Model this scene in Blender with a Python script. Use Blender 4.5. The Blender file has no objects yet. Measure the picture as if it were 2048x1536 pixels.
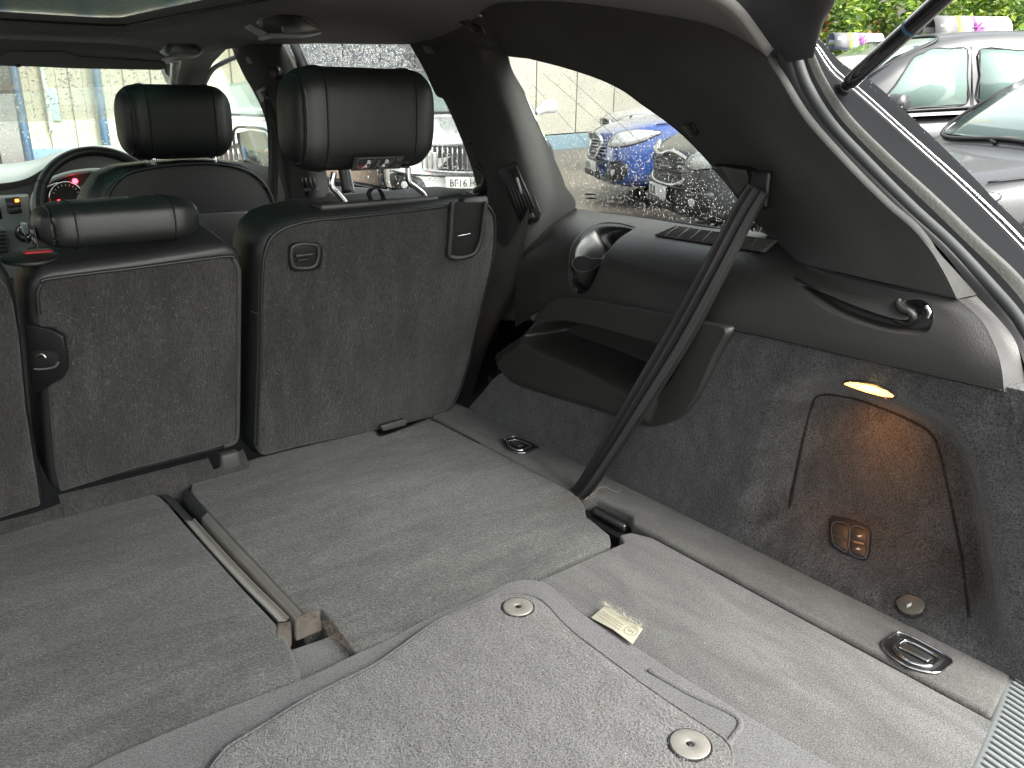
import bpy, bmesh, math, random
from mathutils import Vector, Matrix, noise
from mathutils.bvhtree import BVHTree
from mathutils.geometry import tessellate_polygon
random.seed(7)
SC = bpy.context.scene
COL = SC.collection
# ------------------------------------------------------------------ camera
W0, H0, F0 = 2048.0, 1536.0, 1643.0
YAW, PITCH, ROLL = math.radians(38.970), math.radians(19.394), math.radians(0.8516)
CAM = Vector((-0.33356, 0.0, 0.62))
_f = Vector((math.sin(YAW)*math.cos(PITCH), math.cos(YAW)*math.cos(PITCH), -math.sin(PITCH)))
_r = Vector((math.cos(YAW), -math.sin(YAW), 0)); _u = _r.cross(_f)
CR = _r*math.cos(ROLL)+_u*math.sin(ROLL); CU = -_r*math.sin(ROLL)+_u*math.cos(ROLL); CF = _f
cd = bpy.data.cameras.new('camera'); cam = bpy.data.objects.new('camera', cd); COL.objects.link(cam)
cd.sensor_width = 36; cd.lens = F0/W0*36; cd.clip_start = 0.02; cd.clip_end = 400
cam.matrix_world = Matrix(((CR.x, CU.x, -CF.x, CAM.x), (CR.y, CU.y, -CF.y, CAM.y), (CR.z, CU.z, -CF.z, CAM.z), (0, 0, 0, 1)))
SC.camera = cam
# ------------------------------------------------------------------ world, sun, exposure
SUN_EL, SUN_AZ = math.radians(48), math.radians(163)      # azimuth clockwise from +Y (the way the car faces)
world = bpy.data.worlds.new('World'); SC.world = world; world.use_nodes = True
nt = world.node_tree; nt.nodes.clear()
wo = nt.nodes.new('ShaderNodeOutputWorld'); wb = nt.nodes.new('ShaderNodeBackground'); sk = nt.nodes.new('ShaderNodeTexSky')
hs = nt.nodes.new('ShaderNodeHueSaturation'); hs.inputs['Saturation'].default_value = 0.22
sk.sky_type = 'NISHITA'; sk.sun_disc = False; sk.sun_elevation = SUN_EL; sk.sun_rotation = SUN_AZ
sk.air_density = 1.4; sk.dust_density = 4.0
nt.links.new(sk.outputs[0], hs.inputs['Color']); tm = nt.nodes.new('ShaderNodeMix'); tm.data_type = 'RGBA'; tm.blend_type = 'MULTIPLY'; tm.inputs['Factor'].default_value = 1; tm.inputs['B'].default_value = (.985, 1, .97, 1)
nt.links.new(hs.outputs[0], tm.inputs['A']); nt.links.new(tm.outputs['Result'], wb.inputs['Color']); nt.links.new(wb.outputs[0], wo.inputs['Surface'])
wb.inputs['Strength'].default_value = 0.15
sd = bpy.data.lights.new('sun', 'SUN'); so = bpy.data.objects.new('sun', sd); COL.objects.link(so)
sd.energy = 1.5; sd.angle = math.radians(32); sd.color = (1.0, 0.97, 0.92)
so.rotation_euler = Vector((-math.sin(SUN_AZ)*math.cos(SUN_EL), -math.cos(SUN_AZ)*math.cos(SUN_EL), -math.sin(SUN_EL))).to_track_quat('-Z', 'Y').to_euler()
SC.view_settings.view_transform = 'Standard'; SC.view_settings.look = 'None'
SC.view_settings.exposure = 2.08; SC.view_settings.gamma = 1.0
# ------------------------------------------------------------------ pixel rays of the calibrated camera -> points on real planes
def ray(px, py): return CR*((px-1024)/F0) - CU*((py-768)/F0) + CF
def X(px, py, v): d = ray(px, py); return CAM + d*((v-CAM.x)/d.x)
def Y(px, py, v): d = ray(px, py); return CAM + d*((v-CAM.y)/d.y)
def Z(px, py, v=0.0): d = ray(px, py); return CAM + d*((v-CAM.z)/d.z)
SBN = Vector((0, 1, 0.14)); SBP = Vector((0, 1.32, 0))
def PL(px, py, p, n): d = ray(px, py); return CAM + d*((p-CAM).dot(n)/d.dot(n))
def SB(px, py, off=0.0): return PL(px, py, SBP+Vector((0, off, 0)), SBN)
# ------------------------------------------------------------------ object helpers
ORG = {}
def wl(o): return ORG.get(o.name, Vector((0, 0, 0)))
def tag(o, label=None, cat=None, group=None, kind=None):
    if label: o['label'] = label
    if cat: o['category'] = cat
    if group: o['group'] = group
    if kind: o['kind'] = kind
    return o
def thing(name, label, cat, loc=(0, 0, 0), group=None, rotz=0.0):
    o = bpy.data.objects.new(name, None); COL.objects.link(o); o.empty_display_size = 0.05
    o.location = loc; o.rotation_euler = (0, 0, rotz); tag(o, label, cat, group)
    ORG[o.name] = Vector(loc) if rotz == 0 else Vector((0, 0, 0))
    return o
def mo(name, vs, fs, mat, parent=None, smooth=True, label=None):
    org = wl(parent) if parent else Vector((0, 0, 0))
    me = bpy.data.meshes.new(name); me.from_pydata([tuple(Vector(v)-org) for v in vs], [], fs); me.validate()
    me.materials.append(mat)
    if smooth: me.polygons.foreach_set('use_smooth', [True]*len(me.polygons))
    o = bpy.data.objects.new(name, me); COL.objects.link(o)
    if parent: o.parent = parent; ORG[o.name] = org
    if label: o['label'] = label
    return o
def bev(o, w, seg=3, ang=35):
    m = o.modifiers.new('bevel', 'BEVEL'); m.width = w; m.segments = seg; m.limit_method = 'ANGLE'; m.angle_limit = math.radians(ang)
    m.harden_normals = False
    return o
def solid(o, t, off=-1):
    m = o.modifiers.new('solid', 'SOLIDIFY'); m.thickness = t; m.offset = off; return o
def away(o, t):
    """give a trim sheet its thickness on the side turned away from the cabin"""
    me = o.data; org = wl(o); d = 0
    for p in me.polygons: d += p.normal.dot(CAM-(p.center+org))*p.area
    return solid(o, t, -1 if d > 0 else 1)
def crv(P, n, closed=False):
    """Catmull-Rom through P, n samples by uniform parameter."""
    P = [Vector(p) for p in P]; N = len(P); out = []
    segs = N if closed else N-1
    for i in range(n):
        t = i/(n if closed else n-1)*segs; k = min(int(t), segs-1); u = t-k
        if closed: a, b, c, d = P[(k-1) % N], P[k % N], P[(k+1) % N], P[(k+2) % N]
        else: a, b, c, d = P[max(k-1, 0)], P[k], P[min(k+1, N-1)], P[min(k+2, N-1)]
        out.append(0.5*((2*b)+(c-a)*u+(2*a-5*b+4*c-d)*u*u+(3*b-a-3*c+d)*u*u*u))
    return out
def arcs(P, n, closed=False):
    """resample by arc length"""
    Q = crv(P, max(len(P)*12, 60), closed)
    if closed: Q = Q+[Q[0]]
    L = [0]
    for i in range(1, len(Q)): L.append(L[-1]+(Q[i]-Q[i-1]).length)
    out = []; j = 0
    for i in range(n):
        s = L[-1]*i/(n if closed else n-1)
        while j < len(L)-2 and L[j+1] < s: j += 1
        t = (s-L[j])/max(L[j+1]-L[j], 1e-9); out.append(Q[j].lerp(Q[j+1], min(max(t, 0), 1)))
    return out
def loftv(curves, nu, nv, arc=False):
    R = [(arcs if arc else crv)(c, nu) for c in curves]
    cols = [crv([r[i] for r in R], nv) for i in range(nu)]
    vs = [cols[i][j] for i in range(nu) for j in range(nv)]
    fs = [(i*nv+j, (i+1)*nv+j, (i+1)*nv+j+1, i*nv+j+1) for i in range(nu-1) for j in range(nv-1)]
    return vs, fs
def pix(p):
    d = Vector(p)-CAM; k = d.dot(CF); return (1024+F0*d.dot(CR)/k, 768-F0*d.dot(CU)/k)
def hollow(vs, poly, depth, soft, direction):
    """sink the patch of a sheet that the photograph shows inside poly (photo pixels) along a real direction"""
    D = Vector(direction).normalized(); x0, x1 = min(p[0] for p in poly), max(p[0] for p in poly); y0, y1 = min(p[1] for p in poly), max(p[1] for p in poly); out = []
    for v in vs:
        q = pix(v)
        if x0 < q[0] < x1 and y0 < q[1] < y1:
            s = sdist(q, poly)
            if s > 0: v = Vector(v)+D*(depth*sstep(s/soft))
        out.append(v)
    return out
def loft(name, curves, nu, nv, mat, parent=None, arc=False, t=0, off=-1, dents=(), flip=False):
    vs, fs = loftv(curves, nu, nv, arc)
    for d in dents: vs = dent(vs, *d)
    if flip: fs = [f[::-1] for f in fs]
    o = mo(name, vs, fs, mat, parent)
    if t: solid(o, t, off)
    return o
def sdist(p, poly):
    """signed distance to 2D polygon, positive inside"""
    x, y = p; ins = False; d = 1e9; n = len(poly)
    for i in range(n):
        x1, y1 = poly[i]; x2, y2 = poly[(i+1) % n]
        if (y1 > y) != (y2 > y) and x < (x2-x1)*(y-y1)/(y2-y1)+x1: ins = not ins
        dx, dy = x2-x1, y2-y1; L = dx*dx+dy*dy
        t = 0 if L == 0 else max(0, min(1, ((x-x1)*dx+(y-y1)*dy)/L))
        d = min(d, math.hypot(x-x1-t*dx, y-y1-t*dy))
    return d if ins else -d
def sstep(t): t = max(0, min(1, t)); return t*t*(3-2*t)
def dent(vs, poly, depth, soft, direction=(1, 0, 0)):
    """push the points whose (y,z) lies in poly along direction, over a soft border"""
    D = Vector(direction); poly = [(p[1], p[2]) for p in poly]; out = []
    y0, y1 = min(p[0] for p in poly), max(p[0] for p in poly); z0, z1 = min(p[1] for p in poly), max(p[1] for p in poly)
    for v in vs:
        if y0 <= v[1] <= y1 and z0 <= v[2] <= z1:
            s = sdist((v[1], v[2]), poly)
            if s > 0: v = Vector(v)+D*(depth*sstep(s/soft))
        out.append(v)
    return out
def extr(name, poly, vec, mat, parent=None, b=0, seg=3, smooth=True, label=None):
    """closed prism: planar polygon (3D points) extruded along vec"""
    P = [Vector(p) for p in poly]; vec = Vector(vec); n = len(P)
    nrm = Vector((0, 0, 0))
    for i in range(n): nrm += P[i].cross(P[(i+1) % n])
    if nrm.dot(vec) > 0: P = P[::-1]
    vs = P+[p+vec for p in P]
    fs = [tuple(range(n)), tuple(range(2*n-1, n-1, -1))]+[(i, i+n, (i+1) % n+n, (i+1) % n) for i in range(n)]
    o = mo(name, vs, fs, mat, parent, smooth, label)
    if b: bev(o, b, seg)
    else: bev(o, 0.0004, 1)
    return o
def tube(name, pts, r, mat, parent=None, n=8, closed=False, m=None, flat=1.0, up=None, cap=True):
    """tube along a smooth path; r number or list at the control points"""
    k = m or len(pts)*5
    Q = crv(pts, k, closed)
    if isinstance(r, (int, float)): R = [r]*k
    else: R = [v.x for v in crv([Vector((a, 0, 0)) for a in r], k, closed)]
    vs, fs = [], []; prev = None
    for i, q in enumerate(Q):
        a = Q[(i+1) % k] if (closed or i < k-1) else q; b = Q[i-1] if (closed or i > 0) else q
        t = (a-b).normalized() if (a-b).length > 1e-9 else Vector((0, 0, 1))
        if up is not None: s = t.cross(Vector(up)).normalized()
        elif prev is None: s = t.cross(Vector((0, 0, 1)) if abs(t.z) < .9 else Vector((1, 0, 0))).normalized()
        else: s = (prev-t*prev.dot(t)).normalized()
        prev = s; u = s.cross(t)
        for j in range(n):
            an = 2*math.pi*j/n; vs.append(q+s*(math.cos(an)*R[i])+u*(math.sin(an)*R[i]*flat))
    lim = k if closed else k-1
    for i in range(lim):
        for j in range(n):
            fs.append((i*n+j, i*n+(j+1) % n, ((i+1) % k)*n+(j+1) % n, ((i+1) % k)*n+j))
    if not closed and cap: fs += [tuple(range(n))[::-1], tuple((k-1)*n+j for j in range(n))]
    return mo(name, vs, fs, mat, parent)
def box(name, c, s, mat, parent=None, b=0.002, rot=None, seg=2):
    c = Vector(c); hx, hy, hz = s[0]/2, s[1]/2, s[2]/2
    vs = [Vector((x, y, z)) for x in (-hx, hx) for y in (-hy, hy) for z in (-hz, hz)]
    if rot is not None: vs = [rot @ v for v in vs]
    vs = [v+c for v in vs]
    fs = [(0, 1, 3, 2), (4, 6, 7, 5), (0, 4, 5, 1), (2, 3, 7, 6), (0, 2, 6, 4), (1, 5, 7, 3)]
    o = mo(name, vs, fs, mat, parent)
    if b: bev(o, b, seg)
    return o
def disc(name, c, nrm, r, h, mat, parent=None, r0=0.0, n=40, b=0.0006):
    nrm = Vector(nrm).normalized(); a = nrm.orthogonal().normalized(); e = nrm.cross(a); c = Vector(c)
    vs, fs = [], []
    rings = [(r, 0), (r, h), (r0, h), (r0, 0)] if r0 else [(r, 0), (r, h)]
    for rr, hh in rings:
        for j in range(n):
            t = 2*math.pi*j/n; vs.append(c+a*(math.cos(t)*rr)+e*(math.sin(t)*rr)+nrm*hh)
    k = len(rings)
    for q in range(k if r0 else k-1):
        for j in range(n): fs.append((q*n+j, q*n+(j+1) % n, ((q+1) % k)*n+(j+1) % n, ((q+1) % k)*n+j))
    if not r0: fs += [tuple(range(n))[::-1], tuple(n+j for j in range(n))]
    o = mo(name, vs, fs, mat, parent)
    if b: bev(o, b, 2)
    return o
class Surf:
    """ray hits on a built surface, to seat details on it"""
    def __init__(s, o):
        me = o.data; org = wl(o); s.b = BVHTree.FromPolygons([v.co+org for v in me.vertices], [tuple(p.vertices) for p in me.polygons])
    def hit(s, px, py, off=0.0):
        d = ray(px, py).normalized(); h = s.b.ray_cast(CAM, d)
        if h[0] is None:
            h = s.b.find_nearest(CAM+d*1.0); return Vector(h[0]), Vector((-1, 0, 0))
        n = h[1] if h[1].dot(d) < 0 else -h[1]
        return Vector(h[0])+n*off, n
    def p(s, px, py, off=0.0): return s.hit(px, py, off)[0]
def on_surf(name, S, pix, t, mat, parent, b=0.001, off=0.0, smoothpoly=0, seg=2):
    """plate of thickness t seated on the surface S inside the pixel outline"""
    hs_ = [S.hit(*p) for p in pix]; n = Vector((0, 0, 0))
    for h in hs_: n += h[1]
    n.normalize(); c = sum((h[0] for h in hs_), Vector())/len(hs_)
    P = [PL(p[0], p[1], c+n*off, n) for p in pix]
    if smoothpoly: P = arcs(P, smoothpoly, True)
    return extr(name, P, n*t, mat, parent, b, seg), c, n
def text(name, s, o, ux, uy, size, mat, parent, ext=0.0006, align='LEFT', sx=1.0):
    """raised lettering turned into a mesh; o origin, ux/uy the reading and up directions"""
    c = bpy.data.curves.new(name, 'FONT'); c.body = s; c.size = size; c.extrude = ext; c.align_x = align; c.resolution_u = 2
    t = bpy.data.objects.new(name+'_tmp', c); COL.objects.link(t)
    dg = bpy.context.evaluated_depsgraph_get(); me = bpy.data.meshes.new_from_object(t.evaluated_get(dg))
    bpy.data.objects.remove(t)
    ux = Vector(ux).normalized(); uy = Vector(uy).normalized(); un = ux.cross(uy)
    vs = [Vector(o)+ux*(v.co.x*sx)+uy*v.co.y+un*v.co.z for v in me.vertices]; fs = [tuple(p.vertices) for p in me.polygons]
    return mo(name, vs, fs, mat, parent, smooth=False)
# ------------------------------------------------------------------ materials
def mat(name, col, rough=.6, var=0.0, vscale=8, bump=0.0, bscale=300, metal=0, spec=.5, coat=0, col2=None, fib=0.0, fscale=900, rib=None, sheen=0.0, bump2=None, speck=0.0, nap=None):
    m = bpy.data.materials.new(name); m.use_nodes = True; T = m.node_tree; N = T.nodes; L = T.links; B = N['Principled BSDF']
    B.inputs['Roughness'].default_value = rough; B.inputs['Metallic'].default_value = metal
    B.inputs['Specular IOR Level'].default_value = spec; B.inputs['Coat Weight'].default_value = coat; B.inputs['Coat Roughness'].default_value = .05
    B.inputs['Sheen Weight'].default_value = sheen; B.inputs['Sheen Roughness'].default_value = .4
    c = tuple(col)+(1,); c2 = tuple(col2 or [x*.55 for x in col])+(1,)
    tc = N.new('ShaderNodeTexCoord'); src = tc.outputs['Object']
    cur = None
    if var:
        n = N.new('ShaderNodeTexNoise'); n.inputs['Scale'].default_value = vscale; n.inputs['Detail'].default_value = 6; n.inputs['Roughness'].default_value = .62
        L.new(src, n.inputs['Vector']); r = N.new('ShaderNodeValToRGB'); r.color_ramp.elements[0].position = .32; r.color_ramp.elements[1].position = .68
        L.new(n.outputs['Fac'], r.inputs['Fac'])
        mx = N.new('ShaderNodeMix'); mx.data_type = 'RGBA'; mx.inputs['A'].default_value = c; mx.inputs['B'].default_value = c2
        ml = N.new('ShaderNodeMath'); ml.operation = 'MULTIPLY'; ml.inputs[1].default_value = var
        L.new(r.outputs['Color'], ml.inputs[0]); L.new(ml.outputs[0], mx.inputs['Factor']); cur = mx.outputs['Result']
        mr = N.new('ShaderNodeMapRange'); mr.inputs['To Min'].default_value = max(rough-.08, .02); mr.inputs['To Max'].default_value = min(rough+.1, 1)
        L.new(n.outputs['Fac'], mr.inputs['Value']); L.new(mr.outputs['Result'], B.inputs['Roughness'])
    heights = []
    if fib:     # pile / fibre grain: colour and height
        n = N.new('ShaderNodeTexNoise'); n.inputs['Scale'].default_value = fscale; n.inputs['Detail'].default_value = 3; n.inputs['Roughness'].default_value = .7
        L.new(src, n.inputs['Vector'])
        r = N.new('ShaderNodeMapRange'); r.inputs['From Min'].default_value = .3; r.inputs['From Max'].default_value = .7
        r.inputs['To Min'].default_value = 1-fib; r.inputs['To Max'].default_value = 1+fib; L.new(n.outputs['Fac'], r.inputs['Value'])
        mm = N.new('ShaderNodeMix'); mm.data_type = 'RGBA'; mm.blend_type = 'MULTIPLY'; mm.inputs['Factor'].default_value = 1
        if cur: L.new(cur, mm.inputs['A'])
        else: mm.inputs['A'].default_value = c
        L.new(r.outputs['Result'], mm.inputs['B']); cur = mm.outputs['Result']; heights.append((n.outputs['Fac'], 1.0))
    if rib:     # fine ribs of woven loop pile along an axis: (x,y,z) scales
        mp = N.new('ShaderNodeMapping'); mp.inputs['Scale'].default_value = rib; L.new(src, mp.inputs['Vector'])
        n = N.new('ShaderNodeTexNoise'); n.inputs['Scale'].default_value = 1; n.inputs['Detail'].default_value = 2; L.new(mp.outputs[0], n.inputs['Vector'])
        r = N.new('ShaderNodeMapRange'); r.inputs['From Min'].default_value = .35; r.inputs['From Max'].default_value = .65
        r.inputs['To Min'].default_value = .72; r.inputs['To Max'].default_value = 1.25; L.new(n.outputs['Fac'], r.inputs['Value'])
        mm = N.new('ShaderNodeMix'); mm.data_type = 'RGBA'; mm.blend_type = 'MULTIPLY'; mm.inputs['Factor'].default_value = 1
        if cur: L.new(cur, mm.inputs['A'])
        else: mm.inputs['A'].default_value = c
        L.new(r.outputs['Result'], mm.inputs['B']); cur = mm.outputs['Result']; heights.append((n.outputs['Fac'], .8))
    if nap:     # brushed and flattened patches of the pile, (x,y,z) scales + amount
        mp = N.new('ShaderNodeMapping'); mp.inputs['Scale'].default_value = nap[:3]; mp.inputs['Rotation'].default_value = (0, .2, .35); L.new(src, mp.inputs['Vector'])
        n = N.new('ShaderNodeTexNoise'); n.inputs['Scale'].default_value = 1; n.inputs['Detail'].default_value = 5; n.inputs['Roughness'].default_value = .6; n.inputs['Distortion'].default_value = .6; L.new(mp.outputs[0], n.inputs['Vector'])
        r = N.new('ShaderNodeMapRange'); r.inputs['From Min'].default_value = .35; r.inputs['From Max'].default_value = .65
        r.inputs['To Min'].default_value = 1-nap[3]; r.inputs['To Max'].default_value = 1+nap[3]; L.new(n.outputs['Fac'], r.inputs['Value'])
        mm = N.new('ShaderNodeMix'); mm.data_type = 'RGBA'; mm.blend_type = 'MULTIPLY'; mm.inputs['Factor'].default_value = 1
        if cur: L.new(cur, mm.inputs['A'])
        else: mm.inputs['A'].default_value = c
        L.new(r.outputs['Result'], mm.inputs['B']); cur = mm.outputs['Result']
    if speck:   # sparse pale lint / dust
        n = N.new('ShaderNodeTexVoronoi'); n.inputs['Scale'].default_value = 130; L.new(src, n.inputs['Vector'])
        r = N.new('ShaderNodeMapRange'); r.inputs['From Min'].default_value = .09; r.inputs['From Max'].default_value = .02
        r.inputs['To Min'].default_value = 0; r.inputs['To Max'].default_value = speck; L.new(n.outputs['Distance'], r.inputs['Value'])
        mm = N.new('ShaderNodeMix'); mm.data_type = 'RGBA'; mm.inputs['B'].default_value = (.35, .32, .27, 1)
        if cur: L.new(cur, mm.inputs['A'])
        else: mm.inputs['A'].default_value = c
        L.new(r.outputs['Result'], mm.inputs['Factor']); cur = mm.outputs['Result']
    if cur: L.new(cur, B.inputs['Base Color'])
    else: B.inputs['Base Color'].default_value = c
    if bump:
        n = N.new('ShaderNodeTexNoise'); n.inputs['Scale'].default_value = bscale; n.inputs['Detail'].default_value = 4; L.new(src, n.inputs['Vector'])
        heights.append((n.outputs['Fac'], 1.0))
    if bump2:
        n = N.new('ShaderNodeTexNoise'); n.inputs['Scale'].default_value = bump2[0]; n.inputs['Detail'].default_value = 2; L.new(src, n.inputs['Vector'])
        heights.append((n.outputs['Fac'], bump2[1]))
    if heights and bump:
        acc = None
        for h, w in heights:
            ml = N.new('ShaderNodeMath'); ml.operation = 'MULTIPLY_ADD'; ml.inputs[1].default_value = w
            L.new(h, ml.inputs[0])
            if acc: L.new(acc, ml.inputs[2])
            else: ml.inputs[2].default_value = 0
            acc = ml.outputs[0]
        b = N.new('ShaderNodeBump'); b.inputs['Strength'].default_value = 1.0; b.inputs['Distance'].default_value = bump; L.new(acc, b.inputs['Height']); L.new(b.outputs[0], B.inputs['Normal'])
        if coat: pass
    return m
def glass(name, tint, refl=1.0):
    m = bpy.data.materials.new(name); m.use_nodes = True; N = m.node_tree.nodes; L = m.node_tree.links; N.remove(N['Principled BSDF'])
    t = N.new('ShaderNodeBsdfTransparent'); t.inputs['Color'].default_value = tuple(tint)+(1,)
    g = N.new('ShaderNodeBsdfGlossy'); g.inputs['Roughness'].default_value = .02
    fr = N.new('ShaderNodeFresnel'); fr.inputs['IOR'].default_value = 1.45; mx = N.new('ShaderNodeMixShader')
    # the pane needs both faces alike: fresnel from the unsigned facing
    lw = N.new('ShaderNodeLayerWeight'); lw.inputs['Blend'].default_value = .08
    ml = N.new('ShaderNodeMath'); ml.operation = 'MULTIPLY'; ml.inputs[1].default_value = refl*.6; L.new(lw.outputs['Fresnel'], ml.inputs[0])
    N.remove(fr)
    L.new(ml.outputs[0], mx.inputs[0]); L.new(t.outputs[0], mx.inputs[1]); L.new(g.outputs[0], mx.inputs[2]); L.new(mx.outputs[0], N['Material Output'].inputs['Surface'])
    return m
def emit(name, col, s):
    m = bpy.data.materials.new(name); m.use_nodes = True; B = m.node_tree.nodes['Principled BSDF']
    B.inputs['Base Color'].default_value = tuple(col)+(1,); B.inputs['Emission Color'].default_value = tuple(col)+(1,); B.inputs['Emission Strength'].default_value = s
    return m
M = {}
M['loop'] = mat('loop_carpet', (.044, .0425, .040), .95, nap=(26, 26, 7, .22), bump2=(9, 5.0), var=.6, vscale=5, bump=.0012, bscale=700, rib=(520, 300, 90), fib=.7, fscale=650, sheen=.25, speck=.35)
M['loop_lit'] = mat('loop_carpet_lit', (.092, .0905, .086), .95, nap=(9, 30, 9, .24), bump2=(10, 3.0), var=.9, vscale=4.5, col2=(.060, .063, .060), bump=.0012, bscale=700, rib=(300, 420, 300), fib=.8, fscale=600, sheen=.2, speck=.5)  # loop carpet again, base raised to paint in the light on the floor
M['board'] = mat('board_carpet_lit', (.104, .102, .099), .95, nap=(30, 9, 9, .22), bump2=(11, 2.0), var=.85, vscale=5, col2=(.090, .089, .088), bump=.0012, bscale=700, fib=.9, fscale=600, sheen=.2, speck=.5)  # light falling on the floor is worked into this paler base
M['strip'] = mat('strip_carpet', (.108, .105, .098), .95, nap=(30, 8, 9, .2), var=.8, vscale=8, bump=.001, bscale=700, fib=.6, fscale=700, sheen=.2, speck=.4)
M['band'] = mat('velour_band', (.15, .142, .12), .9, var=.6, vscale=14, bump=.0006, bscale=900, fib=.12, fscale=900, sheen=.3)
M['bande'] = mat('edge_velour', (.055, .052, .044), .85, var=.5, vscale=14, bump=.0004, bscale=900)
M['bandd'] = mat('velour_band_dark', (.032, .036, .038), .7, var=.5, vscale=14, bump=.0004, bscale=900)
M['felt'] = mat('side_felt', (.066, .065, .065), .98, nap=(20, 34, 22, .35), var=.8, vscale=14, bump=.0025, bscale=480, fib=1.15, fscale=420, sheen=.35, speck=.25)
M['mat'] = mat('mat_pile', (.124, .122, .122), .98, nap=(26, 14, 9, .22), var=.5, vscale=9, bump=.0018, bscale=520, fib=1.0, fscale=480, col2=(.12, .115, .10), sheen=.25, bump2=(60, .8))
M['hem'] = mat('mat_hem', (.135, .134, .136), .97, var=.5, vscale=9, bump=.0012, bscale=700, fib=.7, fscale=620, sheen=.2)
M['plas'] = mat('trim_plastic', (.027, .0255, .024), .46, var=.25, vscale=9, bump=.00045, bscale=520, spec=.75)
M['plasl'] = mat('latch_plastic', (.11, .105, .10), .45, var=.2, vscale=30)
M['plasb'] = mat('black_plastic', (.010, .010, .011), .38, var=.2, vscale=20, bump=.0001, bscale=500)
M['handle'] = mat('handle_grey', (.58, .60, .61), .5, var=.2, vscale=20)
M['hinge'] = mat('hinge_grey', (.06, .06, .058), .55)
M['plasg'] = mat('grey_plastic', (.13, .14, .145), .5, var=.2, vscale=20)
M['fabr'] = mat('pillar_fabric', (.060, .0595, .057), .9, var=.35, vscale=7, bump=.0005, bscale=1300, fib=.15, fscale=1500)
M['head'] = mat('headliner_fabric', (.20, .195, .19), .95, var=.15, vscale=4, bump=.0004, bscale=1400, fib=.1, fscale=1500)
M['leath'] = mat('black_leather', (.014, .0165, .0155), .40, var=.2, vscale=7, bump=.00035, bscale=520, bump2=(20, 2.0), spec=.6)  # slight green in the base stands for reflected light from the tinted roof
M['leathg'] = mat('worn_leather', (.030, .030, .031), .40, var=.5, vscale=10, bump=.0003, bscale=300, bump2=(30, 3.0))
M['seam'] = mat('seam_dark', (.008, .008, .008), .8)
M['stitch'] = mat('thread', (.05, .055, .052), .7)
M['chrome'] = mat('chrome', (.75, .75, .76), .12, metal=1)
M['steel'] = mat('worn_steel', (.5, .5, .48), .32, metal=1, var=.5, vscale=60)
M['sock'] = mat('socket_cap', (.13, .115, .10), .45, metal=.3, var=.4, vscale=60)
M['dull'] = mat('dull_alloy', (.42, .40, .36), .5, metal=.6, var=.4, vscale=90, bump=.0002, bscale=300)
M['belt'] = mat('belt_web', (.016, .0155, .016), .62, bump=.0004, bscale=1500, var=.2, vscale=30)
M['rubber'] = mat('rubber', (.012, .012, .013), .6, bump=.0002, bscale=700)
M['seal'] = mat('grey_seal', (.055, .060, .060), .6, spec=.3, bump=.0002, bscale=600, var=.2, vscale=10)
M['bandm'] = mat('aperture_flange', (.075, .076, .070), .55, spec=.3, var=.3, vscale=6, bump=.0006, bscale=300)
M['tail'] = mat('tail_gloss', (.017, .018, .0195), .28, spec=0, var=.2, vscale=3)
M['paint'] = mat('black_paint', (.006, .006, .007), .12, coat=1, spec=.6, var=.2, vscale=3)
M['dashl'] = mat('dash_light', (.30, .33, .31), .45, bump=.0002, bscale=500)
M['dashd'] = mat('dash_dark', (.12, .12, .118), .55, bump=.0002, bscale=500)
M['white'] = mat('print_white', (.6, .6, .58), .6)
M['printg'] = mat('print_grey', (.16, .16, .155), .6)
M['red'] = mat('print_red', (.35, .01, .02), .4)
M['lens'] = mat('smoked_lens', (.02, .015, .015), .1, coat=1)
M['cloth'] = mat('label_cloth', (.44, .42, .32), .9, var=.35, vscale=40, bump=.0004, bscale=1500)
M['scuff'] = mat('sill_plate', (.19, .205, .205), .5, var=.3, vscale=6, spec=.6)
M['cuph'] = mat('gloss_liner', (.008, .008, .009), .25, spec=.6)
M['glass'] = glass('car_glass', (.90, .93, .90)); M['glassd'] = glass('privacy_glass', (.86, .88, .87)); M['sunr'] = glass('roof_glass', (.12, .19, .155))
m = bpy.data.materials.new('rained_roof_glass'); m.use_nodes = True; N_ = m.node_tree.nodes; B = N_['Principled BSDF']
B.inputs['Base Color'].default_value = (.03, .075, .058, 1); B.inputs['Roughness'].default_value = .22; B.inputs['IOR'].default_value = 1.33; B.inputs['Transmission Weight'].default_value = 1
tn = N_.new('ShaderNodeTexCoord'); nn_ = N_.new('ShaderNodeTexNoise'); nn_.inputs['Scale'].default_value = 140; nn_.inputs['Detail'].default_value = 1; bn = N_.new('ShaderNodeBump'); bn.inputs['Distance'].default_value = .02
m.node_tree.links.new(tn.outputs['Object'], nn_.inputs['Vector']); m.node_tree.links.new(nn_.outputs['Fac'], bn.inputs['Height']); m.node_tree.links.new(bn.outputs[0], B.inputs['Normal']); M['sunr'] = m
m = bpy.data.materials.new('water_drop'); m.use_nodes = True; B = m.node_tree.nodes['Principled BSDF']
B.inputs['Base Color'].default_value = (1, 1, 1, 1); B.inputs['Roughness'].default_value = .02; B.inputs['IOR'].default_value = 1.33; B.inputs['Transmission Weight'].default_value = 1
M['drop'] = m
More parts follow.
